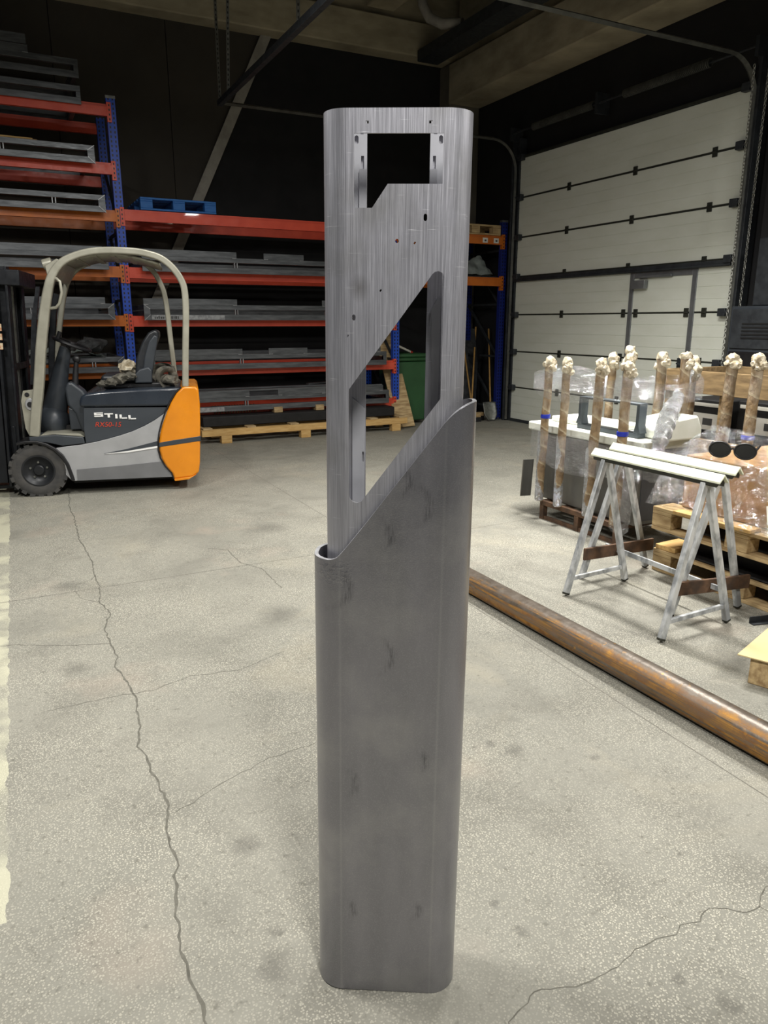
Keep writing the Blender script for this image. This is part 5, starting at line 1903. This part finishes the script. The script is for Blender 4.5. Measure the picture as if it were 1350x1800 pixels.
def drape(u, v):
    """film tent: from pallet edge up over the carton edge and over its top to a raised fold"""
    k = v * 3
    e = math.exp(-(u / 0.22) ** 2)                 # the end towards the stillage flares out
    flare = 0.06 * math.sin(u * 9) * (1 - min(1, k))
    if k < 1:
        x, z = lerp(3.49, 3.60, k), lerp(0.445, 0.775, k)
        x += flare * 0.5
        ys = lerp(3.26, 3.16, k)
    elif k < 2:
        x, z = lerp(3.60, 4.0, k - 1), 0.782 + 0.03 * e * (k - 1)
        ys = lerp(3.16, 3.36, k - 1)
    else:
        x, z = lerp(4.0, 4.42, k - 2), lerp(0.782 + 0.03 * e, 0.80 + 0.03 * e, k - 2)
        ys = lerp(3.36, 3.56, k - 2)
    return (x, lerp(ys, 1.95, u), z)


m = MB()
m.sheet(drape, 50, 48, 0.02, 8, 4)
tag(m.build('stretch_film', 'film_loose'), 'crumpled clear film draped over the cardboard carton', 'stretch film')
m = MB()
m.sheet(lambda u, v: (lerp(3.52, 4.42, v), lerp(3.25, 3.15 + 0.40 * v, u), lerp(0.445, 0.775 + 0.05 * v, u)), 16, 24, 0.025, 8, 6)
tag(m.build('stretch_film', 'film_loose'), 'crumpled clear film hanging over the carton end towards the stillage', 'stretch film')
# loose strap ends on the pallet
m = MB()
m.tube([(3.50, 2.44, 0.60), (3.47, 2.40, 0.52), (3.46, 2.34, 0.45)], 0.006, 6)
tag(m.build('plastic_strap', 'label'), 'thin white strapping end sticking out of the film', 'strap')
# sunglasses
sg = thing('sunglasses', 'black sunglasses lying upside down on the film covered carton', 'sunglasses', (3.60, 2.765, 0.79), R(-62))
for s in (-1, 1):
    m = MB()
    m.lathe([(0.004, -0.004), (0.052, -0.003), (0.052, 0.003), (0.004, 0.004)], 26, lambda a, b, c: (s * 0.066 + a * 1.05, c + 0.012 * abs(a) * 10 * 0.1, 0.05 + b * 0.8))
    m.build('lens', 'black', sg)
    m = MB()
    m.tube([(s * 0.066 + 0.056 * math.cos(a), -0.004, 0.05 + 0.043 * math.sin(a)) for a in (2 * PI * k / 24 for k in range(25))], 0.005, 6, cap=False)
    m.build('rim', 'black', sg)
    m = MB()
    m.tube([(s * 0.12, 0.0, 0.06), (s * 0.125, 0.08, 0.075), (s * 0.11, 0.14, 0.06), (s * 0.08, 0.16, 0.02)], 0.006, 8)
    m.build('temple', 'black', sg)
m = MB()
m.tube([(-0.014, 0, 0.055), (0, -0.004, 0.062), (0.014, 0, 0.055)], 0.006, 8)
m.build('bridge', 'black', sg)

# ------------------------------------------------------------------ wooden crate behind
cr = thing('wooden_crate', 'brown slatted wooden crate standing behind the wrapped posts', 'crate', (5.3, 3.0, 0))
for z0, z1 in ((0.94, 1.13), (0.42, 0.56), (0.12, 0.30)):
    m = MB()
    m.b2(0, 0.03, 0, 1.9, z0, z1)
    m.build('side_board', 'wood_dark', cr, bevel=0.004)
    m = MB()
    m.b2(0.0305, 0.9, 1.87, 1.90, z0, z1)
    m.build('end_board', 'wood_dark', cr, bevel=0.004)
    m = MB()
    m.b2(0.9, 0.93, 0, 1.9, z0, z1)
    m.build('back_board', 'wood_dark', cr, bevel=0.004)
for y in (0.02, 0.62, 1.22, 1.8):
    m = MB()
    m.b2(0.031, 0.10, y, y + 0.06, 0.0, 1.12)
    m.build('corner_post', 'wood_dark', cr, bevel=0.004)
m = MB()
m.b2(0.0, 0.9, 0.0, 1.86, 0.06, 0.1)
m.build('crate_floor', 'wood_dark', cr)
for i, (y0, y1, z1, lab) in enumerate(((1.32, 1.75, 0.88, 'black carton with white labels inside the crate, nearest the twisted film'), (0.72, 1.18, 0.90, 'black carton inside the crate between the two banded posts'), (0.1, 0.58, 0.86, 'black carton inside the crate behind the sunglasses'))):
    t = thing('black_carton', lab, 'carton', (5.45, 3.0, 0.101), 0, 'black cartons inside the crate')
    m = MB()
    m.b2(0, 0.5, y0, y1, 0, z1 - 0.1)
    m.build('box_body', 'black_void', t, bevel=0.01)
    m = MB()
    m.b2(-0.003, -0.0005, y0 + 0.05, y1 - 0.08, z1 - 0.36, z1 - 0.22)
    m.b2(-0.003, -0.0005, y0 + 0.02, y1 - 0.02, z1 - 0.16, z1 - 0.13)
    m.k = 1
    m.b2(-0.004, -0.0031, y0 + 0.1, y0 + 0.2, z1 - 0.32, z1 - 0.26)
    m.build('white_label', ['label', 'ink'], t, smooth=False)

# ------------------------------------------------------------------ scrap at the right edge
m = MB()
m.b2(0, 0.12, 0, 0.09, 0, 0.12)
tag(m.build('timber_block', 'wood_old', loc=(2.80, 1.83, 0), rot=(0, 0, R(20)), bevel=0.004), 'timber block under the pale cardboard sheet', 'timber block')
m = MB()
m.prism([(2.735, 1.955), (3.35, 2.165), (3.45, 1.5), (2.93, 1.50)], 0.123, 0.128, f=lambda u, v, w: (u, v, w))
tag(m.build('cardboard_sheet', 'card_pale'), 'pale flat cardboard sheet propped at the floor edge', 'cardboard')
m = MB()
m.b2(2.98, 3.3, 1.62, 1.95, 0.0, 0.12)
tag(m.build('black_tray', 'black_void', bevel=0.01), 'black tray on the floor under the cardboard sheet', 'tray')
for i, (x, y, rz) in enumerate(((3.36, 2.36, -14), (3.42, 2.30, -18))):
    m = MB()
    m.b2(0, 0.18, -0.035, 0.0, 0, 0.004)
    m.b2(0, 0.18, -0.004, 0.0, 0.004, 0.035)
    tag(m.build('angle_bar', 'dark_steel', loc=(x, y - 0.05 * i, 0.001), rot=(0, 0, R(rz))), 'dark steel angle bar on the floor, ' + ('the one further from the cardboard sheet' if i == 0 else 'the one closer to the cardboard sheet'), 'angle bar')
